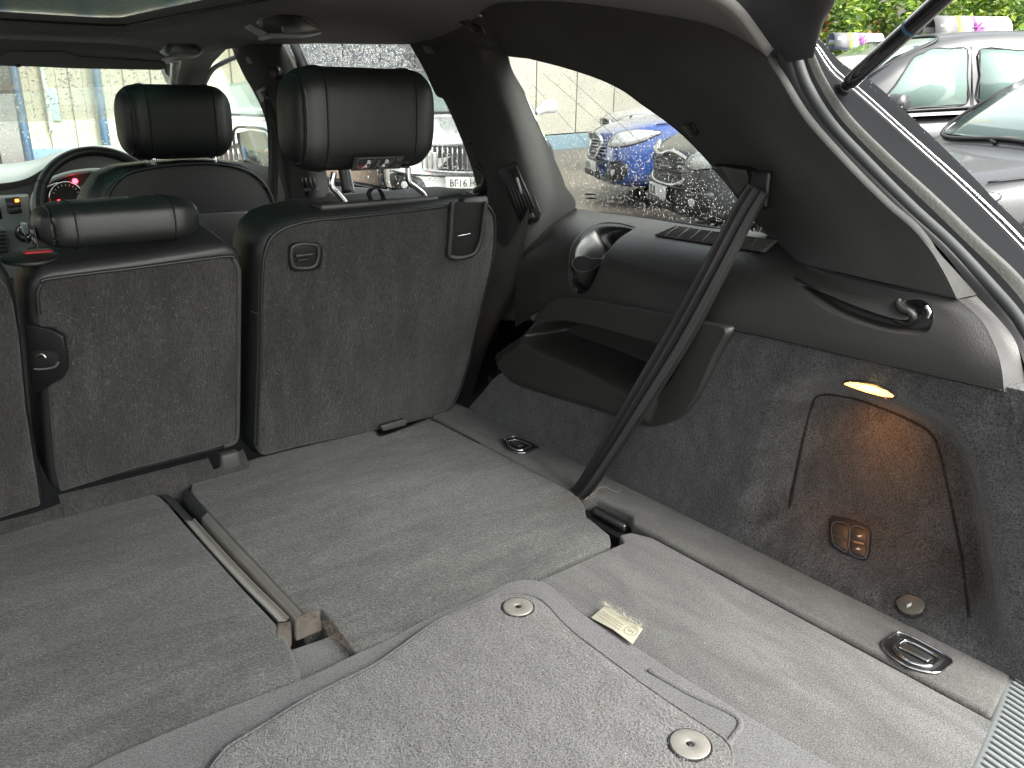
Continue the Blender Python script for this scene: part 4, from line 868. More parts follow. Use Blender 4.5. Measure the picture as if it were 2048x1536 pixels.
# recessed release handle
def rim_plate(S, outer, inner, t, m_, par, name):
    f, c, n = on_surf(name, S, outer, t, m_, par, .0012, smoothpoly=44)
    i_, ci, ni = on_surf('recess', S, inner, .0008, M['seam'], f, .0003, off=t, smoothpoly=36)
    return f, c, n
h1, hc, hn = rim_plate(CB, [(577, 495), (586, 486), (612, 484), (636, 486), (643, 498), (640, 528), (632, 538), (608, 541), (584, 540), (577, 528)], [(588, 499), (596, 495), (616, 494), (630, 496), (632, 506), (629, 520), (620, 527), (598, 529), (589, 524)], .005, M['plasb'], rs, 'release_handle')
tube('handle_rim', [PL(a, b, hc+hn*.006, hn) for a, b in [(583, 500), (592, 490), (612, 488), (632, 491), (637, 504), (634, 524), (624, 534), (600, 536), (585, 530)]], .0035, M['plas'], h1, 8, closed=True, m=60)
tube('pull_bar', [PL(591, 512, hc+hn*.010, hn), PL(608, 510, hc+hn*.010, hn), PL(626, 508, hc+hn*.010, hn)], .0030, M['plas'], h1, 8, m=8)
tube('pull_bar', [PL(593, 521, hc+hn*.008, hn), PL(622, 518, hc+hn*.008, hn)], .0022, M['plasb'], h1, 8, m=4)
# latch at the top right corner
LTO = [(905, 404), (903, 430), (901, 470), (898, 505), (903, 514), (922, 515), (946, 508), (957, 492), (964, 466), (968, 432), (972, 404)]
lt1, ltc, ltn = on_surf('latch_well', CB, LTO, .0015, M['seam'], rs, .0005)
tube('latch_frame', [PL(a, b, ltc+ltn*.004, ltn) for a, b in LTO], .0052, M['plas'], lt1, 8, m=90)
on_surf('latch_scoop', CB, [(909, 484), (930, 476), (946, 478), (941, 496), (930, 505), (908, 507)], .003, M['plasl'], lt1, .001, off=.002)
on_surf('latch_scoop', CB, [(911, 434), (954, 431), (952, 449), (934, 446), (920, 450), (911, 458)], .003, M['plasl'], lt1, .001, off=.002)
tube('latch_wire', [PL(914, 472, ltc+ltn*.009, ltn), PL(942, 467, ltc+ltn*.009, ltn)], .0016, M['chrome'], lt1, 6, m=4)
tp_, tpc, tpn = None, None, None
top_c = SB(936, 412, -.012)
lev = box('release_lever', SB(938, 412, .014)+Vector((0, 0, .004)), (.060, .050, .026), M['plas'], rs, .006, rot=Matrix.Rotation(-.14, 3, 'X'))
box('lever_print', SB(948, 408, .010)+Vector((0, 0, .0185)), (.022, .004, .0004), M['printg'], lev, 0, rot=Matrix.Rotation(-.14, 3, 'X'))
box('lever_print', SB(926, 406, .016)+Vector((0, 0, .0180)), (.010, .006, .0004), M['printg'], lev, 0)
# top trim: plastic cap with the headrest slots
ztop = SB(760, 412).z
cap = box('top_cap', (.40, 1.296, ztop+.0025), (.235, .052, .012), M['plas'], rs, .004)
def post(a, par, base_px, mid_px, top_px, y):
    P = [Y(*base_px, y), Y(base_px[0]-4, base_px[1]-14, y), Y(*mid_px, y), Y(*top_px, y)]
    tube('headrest_post', [P[0], P[1], P[1].lerp(P[2], .55), P[2], P[3]], .0052, M['chrome'], par, 12, m=40)
    disc('post_collar', P[0]+Vector((0, 0, -.004)), (0, -.1, 1), .013, .006, M['plasb'], par, r0=.0055, n=24)
    return P
post(0, rs, (694, 418), (664, 372), (668, 345), 1.285)
post(1, rs, (852, 402), (818, 362), (816, 335), 1.285)
tube('pull_loop', [Y(744, 404, 1.28), Y(738, 388, 1.28), Y(744, 378, 1.28), Y(757, 378, 1.28), Y(764, 388, 1.28), Y(768, 402, 1.28)], .009, M['belt'], rs, 8, m=30, flat=.15)
# --- headrest: D profile swept sideways, domed ends
def headrest(par, x0, x1, yb, z0, z1, depth, lean=0.0, cap=.035, round_=.5, name='headrest', n=26, sag=0.0):
    prof = []
    hz = (z1-z0)/2; zc_ = (z0+z1)/2
    for k in range(n):
        t = 2*math.pi*k/n; c, s = math.cos(t), math.sin(t)
        yy = (abs(c)**.62)*(1 if c > 0 else -1)*depth/2; zz = (abs(s)**.62)*(1 if s > 0 else -1)*hz
        prof.append((yy, zz))
    vs, fs = [], []; st = []
    m = 24
    for i in range(m+1):
        u = i/m; x = x0+(x1-x0)*u; e = min(u, 1-u)*(x1-x0)
        sc = 1.0 if e >= cap else 1-.13*(1-math.sqrt(max(0, 1-((cap-e)/cap)**2)))-.03*((cap-e)/cap)**3
        st.append((x, sc))
    for x, sc in st:
        q = abs((x-(x0+x1)/2)/((x1-x0)/2))
        for yy, zz in prof:
            vs.append(Vector((x, yb+depth/2+yy*sc+lean*(zz*sc), zc_+zz*sc-sag*q*q+(.004 if zz > 0 else 0))))
    for i in range(m):
        for k in range(n): fs.append((i*n+k, i*n+(k+1) % n, (i+1)*n+(k+1) % n, (i+1)*n+k))
    for i, s in ((0, -1), (m, 1)):
        base = i*n; prev = base
        for q, (sc, dx) in enumerate(((.93, .006), (.80, .0115), (.6, .0155), (.35, .018), (.12, .019))):
            k0 = len(vs); cx = Vector((st[i][0], yb+depth/2, zc_-sag))
            for k in range(n): p = vs[base+k]; w = cx+(p-cx)*sc; w.x = st[i][0]+s*dx; vs.append(w)
            for k in range(n): fs.append((prev+k, prev+(k+1) % n, k0+(k+1) % n, k0+k))
            prev = k0
        fs.append(tuple(prev+k for k in range(n)))
    o = mo(name, vs, fs, M['leath'], par)
    ms = o.modifiers.new('sub', 'SUBSURF'); ms.levels = 1; ms.render_levels = 1
    for u in (cap*.9, (x1-x0)-cap*.9):
        i = u/(x1-x0); sc = 1.002
        P = [Vector((x0+u, yb+depth/2+yy*sc+lean*zz, zc_+zz*sc-sag*(abs(i-.5)*2)**2+(.004 if zz > 0 else 0))) for yy, zz in prof]
        tube('seam', P, .0011, M['seam'], o, 5, closed=True, m=80)
        for k in range(0, 80, 2):
            pass
        dx = .004 if u < .1 else -.004
        Q = arcs([p+Vector((dx, 0, 0)) for p in P], 120, True); vv, ff = [], []
        cx = Vector((x0+u+dx, yb+depth/2, zc_))
        for a in range(120):
            p, q = Q[a], Q[(a+1) % 120]; e = p.lerp(q, .55); nr = (p-cx).normalized()*.0006; s = Vector((.0005, 0, 0)); b = len(vv)
            vv += [p+nr-s, p+nr+s, e+nr+s, e+nr-s]; ff.append((b, b+1, b+2, b+3))
        mo('stitching', vv, ff, M['stitch'], o, False)['kind'] = 'stuff'
    return o
hA, hB = Y(572, 250, 1.275), Y(872, 250, 1.275)
zt, zb = Y(720, 139, 1.30).z, Y(720, 345, 1.26).z
hr = headrest(rs, hA.x+.030, hB.x-.012, 1.262, zb, zt, .105, lean=-.06, cap=.04, n=26)
# pictogram label on its lower rear face
lc_ = [Y(a, b, 1.2585) for a, b in [(703, 342), (709, 315), (810, 312), (801, 337)]]
ln_ = (lc_[1]-lc_[0]).cross(lc_[3]-lc_[0]).normalized(); ln_ = ln_ if ln_.y < 0 else -ln_
def lb(u, v, o=.0004): return lc_[0].lerp(lc_[3], u).lerp(lc_[1].lerp(lc_[2], u), v)+ln_*o
lab = extr('warning_label', [lb(0, 0, 0), lb(1, 0, 0), lb(1, 1, 0), lb(0, 1, 0)], Vector((0, .002, 0)), M['seam'], hr, .0002)
tube('label_border', [lb(.02, .05), lb(.98, .05), lb(.98, .95), lb(.02, .95)], .0003, M['printg'], lab, 4, closed=True, m=4)
tube('label_line', [lb(.08, .5), lb(.1, .86), lb(.40, .90), lb(.40, .60)], .00035, M['printg'], lab, 4, m=8)
tube('label_line', [lb(.42, .88), lb(.78, .90), lb(.78, .60)], .00035, M['printg'], lab, 4, m=6)
for u, v, r, mm in [(.30, .62, .0032, M['white']), (.26, .30, .0026, M['white']), (.66, .62, .0036, M['white']), (.62, .30, .0026, M['white'])]:
    disc('pictogram', lb(u, v, .0005), ln_, r, .0002, mm, lab, n=14, b=0)
for u, v in [(.36, .62), (.50, .62), (.74, .62), (.10, .30)]: disc('pictogram', lb(u, v, .0005), ln_, .0026, .0002, M['printg'], lab, r0=.0020, n=14, b=0)
for a, b, mm in [((.30, .62), (.20, .15), M['white']), ((.36, .55), (.30, .12), M['printg']), ((.50, .55), (.45, .15), M['printg']), ((.50, .4), (.55, .12), M['printg']), ((.66, .6), (.57, .18), M['white']), ((.74, .55), (.68, .15), M['printg']), ((.10, .25), (.2, .1), M['printg'])]:
    tube('pictogram', [lb(*a), lb(*b)], .0007, mm, lab, 4, m=2)
tube('red_cross', [lb(.13, .42, .0008), lb(.25, .12, .0008)], .0007, M['red'], lab, 4, m=2); tube('red_cross', [lb(.13, .12, .0008), lb(.25, .42, .0008)], .0007, M['red'], lab, 4, m=2)
for k in range(4): disc('ring_emblem', lb(.865+.028*k, .78), ln_, .0014, .0002, M['printg'], lab, r0=.001, n=12, b=0)
for v in (.62, .30, .18): tube('label_text', [lb(.86, v), lb(.95, v)], .0004, M['printg'], lab, 4, m=2)
# --- middle seat back
ms_ = thing('rear_seat', 'upright middle seat back with its headrest lowered onto the top and a black latch plate', 'seat', (-.05, 1.32, -.05), 'upright second-row seat backs')
MC = [(122, 985), (112, 940), (103, 840), (95, 740), (84, 680), (78, 629), (75, 590), (84, 568), (103, 557), (270, 536), (450, 513), (466, 518), (475, 535), (477, 560), (476, 700), (475, 820), (473, 872), (465, 886), (447, 892), (416, 901), (270, 938)]
MB = [(106, 990), (96, 940), (88, 840), (80, 740), (68, 680), (60, 629), (58, 580), (66, 552), (95, 537), (270, 514), (450, 486), (470, 492), (484, 512), (487, 560), (486, 700), (485, 820), (484, 880), (474, 896), (450, 905), (416, 914), (270, 952)]
bm_ = seat_body(ms_, [SB(a, b, -.002) for a, b in MB], .12, M['leathg'], .016)
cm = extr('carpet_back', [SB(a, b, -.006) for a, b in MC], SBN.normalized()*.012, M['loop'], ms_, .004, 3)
tube('piping', [SB(a, b, -.006) for a, b in MC[5:12]], .0026, M['leath'], ms_, 8, m=140)
tube('piping', [SB(a, b, -.005) for a, b in MC[11:19]], .0042, M['bande'], ms_, 8, m=100)
CM = Surf(cm)
fibres('lint', [(SB(random.uniform(120, 460), random.uniform(570, 880), -.0065), Vector((0, -1, 0))) for _ in range(900)], 220, LINT, cm, .005, .00014)
# lower carpet flap closing the gap to the folded seats
for par, P, nm in ((ms_, [(116, 990), (270, 953), (420, 915), (470, 905), (486, 898)], 'carpet_flap'),):
    a = [SB(x, y, -.003) for x, y in P]; b = [Vector((p.x, p.y-.018, .01)) for p in a]; c = [Vector((p.x, p.y-.026, -.06)) for p in a]
    loft(nm, [a, b, c], 30, 10, M['loop'], par)
on_surf('hinge_clip', Surf(bm_), [(415, 908), (443, 903), (441, 934), (430, 938), (422, 920)], .004, M['plasb'], ms_, .001)
tube('hinge_wire', [SB(418, 913, -.018), SB(442, 908, -.018)], .0018, M['chrome'], ms_, 6, m=3)
box('hinge_block', SB(458, 922, -.012), (.032, .02, .034), M['hinge'], ms_, .004)
# latch plate
lp_, lpc, lpn = on_surf('latch_plate', Surf(cm), [(56, 644), (80, 647), (110, 655), (132, 668), (138, 700), (139, 735), (130, 752), (76, 784), (68, 760)], .010, M['plasb'], ms_, .002, off=.002)
def lpp(a, b, o): return PL(a, b, lpc+lpn*(.012+o), lpn)
extr('latch_mouth', arcs([lpp(a, b, .0002) for a, b in [(64, 706), (90, 702), (110, 704), (118, 714), (116, 726), (106, 735), (84, 738), (66, 738)]], 30, True), lpn*.0006, M['seam'], lp_, 0)
tube('mouth_rim', [lpp(a, b, .001) for a, b in [(68, 738), (88, 738), (108, 734), (117, 724)]], .0016, M['plasg'], lp_, 6, m=20)
tube('striker', [lpp(72, 712, .003), lpp(84, 708, .004), lpp(92, 716, .004)], .002, M['steel'], lp_, 6, m=10)
# belt buckle dish on the seat top, red button
bk_ = disc('buckle_dish', SB(62, 528, .05)+Vector((0, 0, .006)), (0, -.1, 1), .036, .006, M['leath'], ms_, n=36, b=.002)
box('buckle_button', SB(78, 520, .05)+Vector((0, 0, .012)), (.036, .016, .004), M['red'], ms_, .0015)
extr('top_leather', [Vector((-.155, 1.262, .394)), Vector((.125, 1.262, .394)), Vector((.125, 1.385, .392)), Vector((-.155, 1.385, .392))], (0, 0, .006), M['leath'], ms_, .004) if False else None
# lowered headrest: a long leather roll
rA, rB = Y(72, 450, 1.26), Y(398, 440, 1.29)
roll = headrest(ms_, rA.x+.020, rB.x-.020, 1.25, Y(230, 497, 1.25).z, Y(230, 402, 1.30).z, .10, cap=.030, name='headrest')
PZ = [rA.x-.0125]
e0_ = Vector((rA.x-.012, 1.275, .405))
lcm = [Vector((rA.x+.0012, 1.262+.055, .412)), Vector((rA.x+.0012, 1.262+.018, .412)), Vector((rA.x+.0012, 1.262+.018, .440)), Vector((rA.x+.0012, 1.262+.055, .440))]
lm = extr('warning_label', lcm, (-.0006, 0, 0), M['seam'], roll, 0)
for k, (yy, zz, r) in enumerate([(.048, .432, .003), (.046, .422, .0025), (.034, .433, .003), (.032, .422, .003), (.026, .42, .0018)]):
    disc('pictogram', (rA.x+.0004, 1.262+yy, zz), (-1, 0, 0), r, .0003, M['white'], lm, n=12, b=0)
tube('label_border', [p+Vector((-.0008, 0, 0)) for p in lcm], .0003, M['printg'], lm, 4, closed=True, m=4)
# --- left seat back (only its right edge in view)
ls_ = thing('rear_seat', 'upright left-hand seat back, only its carpeted right edge inside the picture', 'seat', (-.4, 1.32, -.05), 'upright second-row seat backs')
LB_ = [(98, 1012), (60, 820), (46, 680), (36, 600), (22, 556), (-6, 520), (-60, 508), (-240, 500), (-360, 530), (-420, 600), (-420, 1150), (-200, 1110), (0, 1050)]
LC_ = [(82, 1012), (52, 820), (40, 690), (28, 612), (14, 575), (-10, 548), (-60, 536), (-230, 530), (-330, 560), (-380, 620), (-380, 1130), (-200, 1086), (0, 1038)]
seat_body(ls_, [SB(a, b, -.004) for a, b in LB_], .12, M['leath'], .018)
lcp = extr('carpet_back', [SB(a, b, -.009) for a, b in LC_], SBN.normalized()*.012, M['loop'], ls_, .004, 3)
a = [SB(x, y, -.006) for x, y in [(-400, 1140), (-200, 1095), (0, 1046), (60, 1032), (125, 1004)]]; b = [Vector((p.x, p.y-.014, .012)) for p in a]; c = [Vector((p.x, p.y-.022, -.06)) for p in a]
loft('carpet_flap', [a, b, c], 30, 10, M['loop'], ls_)
headrest(ls_, -.60, -.36, 1.262, .40, .56, .10, cap=.035)
# ================================================================== SEAT BELT
sbt = thing('seat_belt', 'black webbing seat belt running from the pillar outlet down to the floor strip', 'seat belt', (.52, .87, 0))
def ribbon(name, P, wv, m_, par, t=.0012, folds=()):
    Q = crv(P, 60); Wd = crv(wv, 60); K = 13; vs = []; fs = []
    for i, (q, w) in enumerate(zip(Q, Wd)):
        tdir = ((Q[min(i+1, 59)]-Q[max(i-1, 0)])).normalized(); nr = tdir.cross(w).normalized()
        if nr.dot(CAM-q) < 0: nr = -nr
        tw = i/59
        for k in range(K):
            u = k/(K-1)-.5; h = .0025*math.sin(u*9.5+tw*2.4)+.0012*math.sin(u*22+tw*3)
            vs.append(q+w*u+nr*h)
    for i in range(59):
        for k in range(K-1): fs.append((i*K+k, (i+1)*K+k, (i+1)*K+k+1, i*K+k+1))
    o = mo(name, vs, fs, m_, par); solid(o, t, 0); return o
bl = [(1497, 368, .652), (1462, 425, .635), (1400, 540, .608), (1330, 665, .585), (1265, 775, .560), (1200, 888, .538), (1150, 968, .520), (1136, 978, .515)]
br = [(1538, 388, .662), (1504, 448, .645), (1448, 560, .618), (1379, 690, .595), (1302, 812, .570), (1232, 918, .546), (1185, 985, .526), (1166, 998, .520)]
A = [X(*p) for p in bl]; Bq = [X(*p) for p in br]
wb_ = ribbon('webbing', [p.lerp(q, .5) for p, q in zip(A, Bq)], [(q-p) for p, q in zip(A, Bq)], M['belt'], sbt)
A2 = [p.lerp(q, .30)+Vector((-.004, -.002, 0)) for p, q in zip(A, Bq)]; B2 = [p.lerp(q, .92)+Vector((-.006, -.004, 0)) for p, q in zip(A, Bq)]
ribbon('webbing_fold', [p.lerp(q, .5) for p, q in zip(A2, B2)], [(q-p) for p, q in zip(A2, B2)], M['belt'], sbt)
box('guide_eye', X(1522, 378, .672), (.012, .03, .05), M['plasb'], sbt, .004)
# thread lying by the belt foot
th = tube('loose_thread', [Z(a, b, .004) for a, b in [(1170, 1000), (1180, 990), (1192, 984), (1198, 976), (1212, 974), (1222, 980), (1236, 984), (1241, 978)]], .0004, M['cloth'], None, 5, m=60)
tag(th, 'fine pale thread lying on the side strip beside the belt foot', 'thread')
# ================================================================== FLOOR MATS
def mat_slab(par, pix, z, t, m_, b=.004):
    P = arcs([Z(a, c, z) for a, c in pix], 150, True); return extr('pile', P, (0, 0, -t), m_, par, b, 3)
lo = thing('floor_mat', 'lower grey floor mat with a cream cloth care label at its edge', 'floor mat', (.1, .5, 0), 'loose car floor mats')
LO = [(187, 1530), (300, 1478), (460, 1412), (603, 1358), (700, 1312), (780, 1276), (870, 1228), (950, 1196), (1018, 1164), (1057, 1158), (1091, 1165), (1118, 1184), (1147, 1213), (1185, 1240), (1272, 1293), (1357, 1348), (1420, 1385), (1520, 1445), (1640, 1516), (1780, 1600), (1600, 1800), (900, 1900), (200, 1800), (60, 1620)]
mat_slab(lo, LO, .0045, .004, M['hem'], .002)
fl = thing('folded_mat', 'grey floor mat with a pale bound corner, between the lower mat and the studded one', 'floor mat', (.12, .45, .004), 'loose car floor mats')
FL = [(1100, 1190), (1170, 1262), (1272, 1330), (1380, 1388), (1450, 1420), (1475, 1436), (1480, 1452), (1470, 1475), (1440, 1500), (1380, 1560), (1200, 1700), (700, 1750), (500, 1640), (460, 1520), (620, 1405), (800, 1310), (960, 1225), (1030, 1186)]
mat_slab(fl, FL, .009, .0045, M['hem'], .002)
tube('binding', [Z(a, b, .009) for a, b in [(1297, 1340), (1380, 1388), (1450, 1420), (1476, 1437), (1480, 1453), (1466, 1474), (1445, 1500), (1410, 1540)]], .0035, M['hem'], fl, 8, m=60, flat=.6)
up_ = thing('floor_mat', 'uppermost grey pile floor mat with two round metal studs', 'floor mat', (.05, .4, .009), 'loose car floor mats')
UP = [(419, 1540), (440, 1512), (462, 1490), (531, 1448), (605, 1402), (680, 1364), (761, 1322), (871, 1245), (949, 1210), (1000, 1190), (1035, 1187), (1065, 1191), (1093, 1208), (1118, 1236), (1150, 1266), (1191, 1297), (1272, 1357), (1366, 1422), (1430, 1464), (1455, 1485), (1465, 1510), (1462, 1545), (1440, 1640), (1200, 1800), (500, 1800), (400, 1640)]
um = mat_slab(up_, UP, .0155, .006, M['mat'], .004)
tube('hem_edge', [Z(a, b, .013) for a, b in UP[:22]], .0018, M['hem'], up_, 6, m=200)
hm = mat_slab
P2 = [(p, Vector((0, 0, 1))) for p in [Z(random.uniform(430, 1460), random.uniform(1190, 1540), .0158) for _ in range(6000)] if sdist((p.x, p.y), [(Z(a, b, .0155).x, Z(a, b, .0155).y) for a, b in UP]) > .008]
fibres('pile_fibre', P2, 9000, mat('pile_tip', (.24, .24, .25), .95), up_, .005, .00022)
for px, py, wpx in ((1036, 1215, 30), (1380, 1490, 40)):
    c = Z(px, py, .0158); e = Z(px+wpx, py, .0158); r = (e-c).length
    d = disc('stud', c, (0, 0, 1), r, .0022, M['dull'], up_, r0=r*.21, n=48, b=.0008)
    disc('stud_hole', c+Vector((0, 0, .0004)), (0, 0, 1), r*.22, .0003, M['seam'], d, n=24, b=0)
    tube('stud_groove', [c+Vector((math.cos(t*.5236)*r*1.06, math.sin(t*.5236)*r*1.06, .0002)) for t in range(12)], .0012, M['seam'], d, 5, closed=True, m=60)
cl_ = [Z(a, b, .0062) for a, b in [(1182, 1236), (1210, 1213), (1226, 1222), (1250, 1240), (1285, 1262), (1265, 1293), (1225, 1264)]]
cw_ = extr('care_label', [p+Vector((0, 0, .0006*i)) for i, p in enumerate(cl_)], (0, 0, .0006), M['cloth'], lo, .0002)
cz = Vector((0, 0, .0048))
def cq(u, v): return cl_[0].lerp(cl_[5], u).lerp(cl_[1].lerp(cl_[4], u), v)+cz
for v in (.2, .36, .52):
    u = .06+v*.1
    while u < .62: w = random.uniform(.02, .07); tube('label_print', [cq(u, v), cq(u+w, v)], .0004, M['printg'], cw_, 4, m=2); u += w+.02
disc('label_stamp', cq(.84, .5), (0, 0, 1), .0085, .0002, M['printg'], cw_, r0=.0079, n=24, b=0)
for k in range(3): tube('label_print', [cq(.78+.05*k, .42), cq(.79+.05*k, .6)], .0004, M['printg'], cw_, 4, m=2)
fibres('frayed_edge', [(cq(random.random()*1.02, .98)-cz+Vector((0, 0, .004)), Vector((0, 0, 1))) for _ in range(80)], 120, M['cloth'], cw_, .010, .00022, .08)
# ================================================================== DRIVER'S SEAT
ds_ = thing('driver_seat', "black leather driver's seat with headrest, seen from behind", 'seat', (.34, 2.15, -.2))
dh = headrest(ds_, Y(243, 250, 2.08).x+.022, Y(466, 250, 2.08).x-.012, 2.06, Y(350, 322, 2.06).z, Y(350, 172, 2.1).z, .13, lean=-.05, cap=.04)
for px in (308, 430):
    p = Y(px, 330, 2.1); tube('headrest_post', [p+Vector((0, 0, -.03)), p+Vector((0, 0, .03))], .007, M['chrome'], ds_, 10, m=4)
    box('post_guide', Y(px, 331, 2.1), (.03, .03, .006), M['plasb'], ds_, .002)
OUT = [(150, 560), (160, 470), (172, 420), (182, 385), (205, 352), (240, 335), (300, 328), (370, 322), (440, 322), (490, 330), (525, 350), (545, 380), (554, 415), (558, 470), (560, 560)]
bo_ = extr('cushion', [Y(a, b, 2.09) for a, b in OUT], (0, .13, 0), M['leath'], ds_, .035, 6)
INN = [(205, 560), (208, 470), (214, 400), (226, 374), (250, 350), (290, 338), (345, 330), (420, 327), (475, 335), (512, 352), (536, 380), (548, 413), (551, 470), (552, 560)]
bk2 = extr('back_panel', [Y(a, b, 2.075) for a, b in INN], (0, .02, 0), mat('seat_panel', (.02, .019, .019), .5, bump=.0004, bscale=300), ds_, .006, 4)
tube('panel_piping', [Y(a, b, 2.072) for a, b in INN[1:-1]], .004, M['leath'], ds_, 8, m=80)
ml_ = extr('map_pocket', [Y(a, b, 2.06) for a, b in [(205, 560), (208, 436), (380, 427), (552, 418), (552, 560)]], (0, .02, 0), M['plas'], ds_, .006)
# front belt webbing down the B pillar
fbt = thing('front_seat_belt', "black webbing of the driver's belt hanging in front of the middle pillar", 'seat belt', (.7, 2.3, .2))
A = [X(a, b, .70) for a, b in [(529, 190), (533, 220), (536, 270), (536, 330), (534, 420)]]; Bq = [X(a, b, .70) for a, b in [(536, 190), (545, 222), (554, 270), (556, 330), (555, 420)]]
ribbon('webbing', [p.lerp(q, .5) for p, q in zip(A, Bq)], [q-p for p, q in zip(A, Bq)], M['belt'], fbt)
# ================================================================== DASHBOARD
da = thing('dashboard', 'grey dashboard with instrument cluster, ignition key, vent and black steering wheel', 'dashboard', (.2, 3.1, -.1))
t0 = [Y(a, b, 3.55) for a, b in [(-160, 334), (-60, 330), (20, 327), (75, 318), (120, 302), (170, 293), (230, 291), (300, 300), (380, 312)]]
t1 = [Y(a, b, 3.25) for a, b in [(-160, 362), (-60, 356), (10, 352), (60, 342), (105, 318), (150, 300), (200, 294), (260, 303), (330, 325)]]
t2 = [Y(a, b, 3.10) for a, b in [(-160, 374), (-60, 370), (10, 366), (55, 356), (100, 330), (145, 312), (200, 303), (260, 310), (330, 335)]]
loft('dash_top', [t0, t1, t2], 60, 16, M['dashl'], da)  # pale green-grey base stands for the bright reflection on the top
t3 = [p+Vector((0, .03, -.02)) for p in t2]; t4 = [Y(a, b, 3.14) for a, b in [(-160, 400), (-60, 395), (0, 390), (50, 380), (90, 372), (150, 370), (210, 370), (280, 372), (330, 372)]]
t5 = [Y(a, b, 3.10) for a, b in [(-160, 640), (-60, 640), (0, 640), (50, 640), (90, 640), (150, 640), (210, 640), (280, 640), (330, 640)]]
loft('dash_fascia', [t2, t3, t4, [p.lerp(q, .3)+Vector((0, -.02, 0)) for p, q in zip(t4, t5)], t5], 60, 24, M['dashd'], da)
extr('centre_panel', [Y(a, b, 3.09) for a, b in [(-120, 400), (60, 388), (64, 440), (70, 520), (70, 560), (-120, 560)]], (0, .03, 0), mat('centre_grey', (.26, .28, .275), .45), da, .01)
sc1 = extr('switch_block', [Y(a, b, 3.08) for a, b in [(10, 397), (38, 394), (45, 425), (19, 429)]], (0, .02, 0), M['plasb'], da, .003)
box('warning_light', Y(34, 401, 3.075), (.010, .004, .008), emit('amber_light', (1, .25, .02), 3), sc1, .001)
for a, b in ((20, 411), (35, 409), (22, 421), (36, 419)): box('switch', Y(a, b, 3.078), (.020, .004, .014), M['plas'], sc1, .001)
extr('screen_edge', [Y(a, b, 3.075) for a, b in [(-60, 410), (0, 412), (6, 438), (-60, 446)]], (0, .02, 0), M['lens'], da, .003)
va = extr('fascia_vent', [Y(a, b, 3.07) for a, b in [(-60, 456), (5, 453), (14, 462), (20, 480), (22, 510), (-60, 515)]], (0, .02, 0), M['plasg'], da, .006)
for k in range(6): tube('vane', [Y(-60, 466+8*k, 3.062), Y(10+k, 463+8*k, 3.062)], .0035, M['plasb'], va, 5, m=3)
ky = disc('ignition_lock', Y(50, 466, 3.08), (-.1, -1, 0), .030, .012, M['plasb'], da, n=30, b=.003)
disc('lock_ring', Y(50, 465, 3.068), (-.1, -1, 0), .022, .006, M['chrome'], ky, r0=.014, n=30)
box('ignition_key', Y(49, 456, 3.05), (.016, .03, .034), M['dashl'], ky, .004)
tube('key_blade', [Y(50, 466, 3.05), Y(53, 478, 3.05), Y(56, 487, 3.05)], .004, M['chrome'], ky, 8, m=8)
cl2 = extr('instrument_cluster', arcs([Y(a, b, 3.08) for a, b in [(66, 420), (66, 400), (76, 378), (96, 362), (120, 352), (150, 346), (190, 342), (240, 346), (270, 370), (270, 420), (250, 440), (90, 440), (74, 432)]], 60, True), (0, .03, 0), mat('cluster_face', (.03, .012, .010), .3), da, .006)
tube('cluster_rim', [Y(a, b, 3.07) for a, b in [(78, 434), (66, 418), (66, 400), (76, 379), (98, 362), (122, 352), (150, 345), (195, 341), (245, 346)]], .008, M['dashl'], cl2, 8, m=70)
tube('cluster_rim', [Y(a, b, 3.065) for a, b in [(80, 430), (72, 415), (76, 396), (92, 376), (115, 366)]], .003, M['chrome'], cl2, 8, m=40)
dg = disc('dial', Y(132, 396, 3.072), (-.08, -1, .15), .072, .004, M['seam'], cl2, n=50)
tube('dial_ring', [Y(132+33*math.cos(t*.5236), 394+30*math.sin(t*.5236), 3.062) for t in range(12)], .0025, M['chrome'], dg, 6, closed=True, m=60)
for k in range(10):
    t = math.radians(200+k*17); tube('dial_tick', [Y(132+24*math.cos(t), 394+22*math.sin(t), 3.060), Y(132+28*math.cos(t), 394+26*math.sin(t), 3.060)], .0010, M['white'], dg, 4, m=2)
disc('seat_belt_light', Y(150, 362, 3.06), (-.1, -1, 0), .0085, .003, emit('red_light', (1, .03, .05), 4), cl2, n=12)
box('red_light', Y(119, 401, 3.058), (.012, .003, .006), emit('red_light_low', (1, .03, .03), 2), cl2, .001)
box('display', Y(172, 378, 3.06), (.03, .003, .025), M['lens'], cl2, .002)
# steering wheel
wc = Y(212, 420, 2.78); wr = (Y(212, 302, 2.78)-wc).length
wn = Vector((-.02, -1, .42)).normalized(); wa = Vector((1, 0, 0)); wa = (wa-wn*wa.dot(wn)).normalized(); we = wn.cross(wa); we = we if we.z > 0 else -we
rim = tube('steering_wheel', [wc+wa*(wr*1.02*math.cos(t*math.pi/12))+we*(wr*1.05*math.sin(t*math.pi/12)) for t in range(24)], .0155, M['leath'], da, 12, closed=True, m=120)
disc('wheel_hub', wc+wn*(-.02), wn, .085, .05, M['plas'], rim, n=40, b=.02)
for a in (0, 180, 270):
    t = math.radians(a); d = wa*math.cos(t)+we*math.sin(t); tube('spoke', [wc+d*.06-wn*.01, wc+d*(wr-.01)], .015, M['dashl'] if a != 270 else M['plas'], rim, 8, m=4, flat=.5)
for a in (150, 30):
    t = math.radians(a); p = wc+wa*(wr*1.02*math.cos(t))+we*(wr*1.05*math.sin(t)); tg = (-wa*math.sin(t)+we*math.cos(t)).normalized()
    tube('grip_seam', [p-tg*.002, p+tg*.002], .0162, M['seam'], rim, 14, m=2, cap=False)
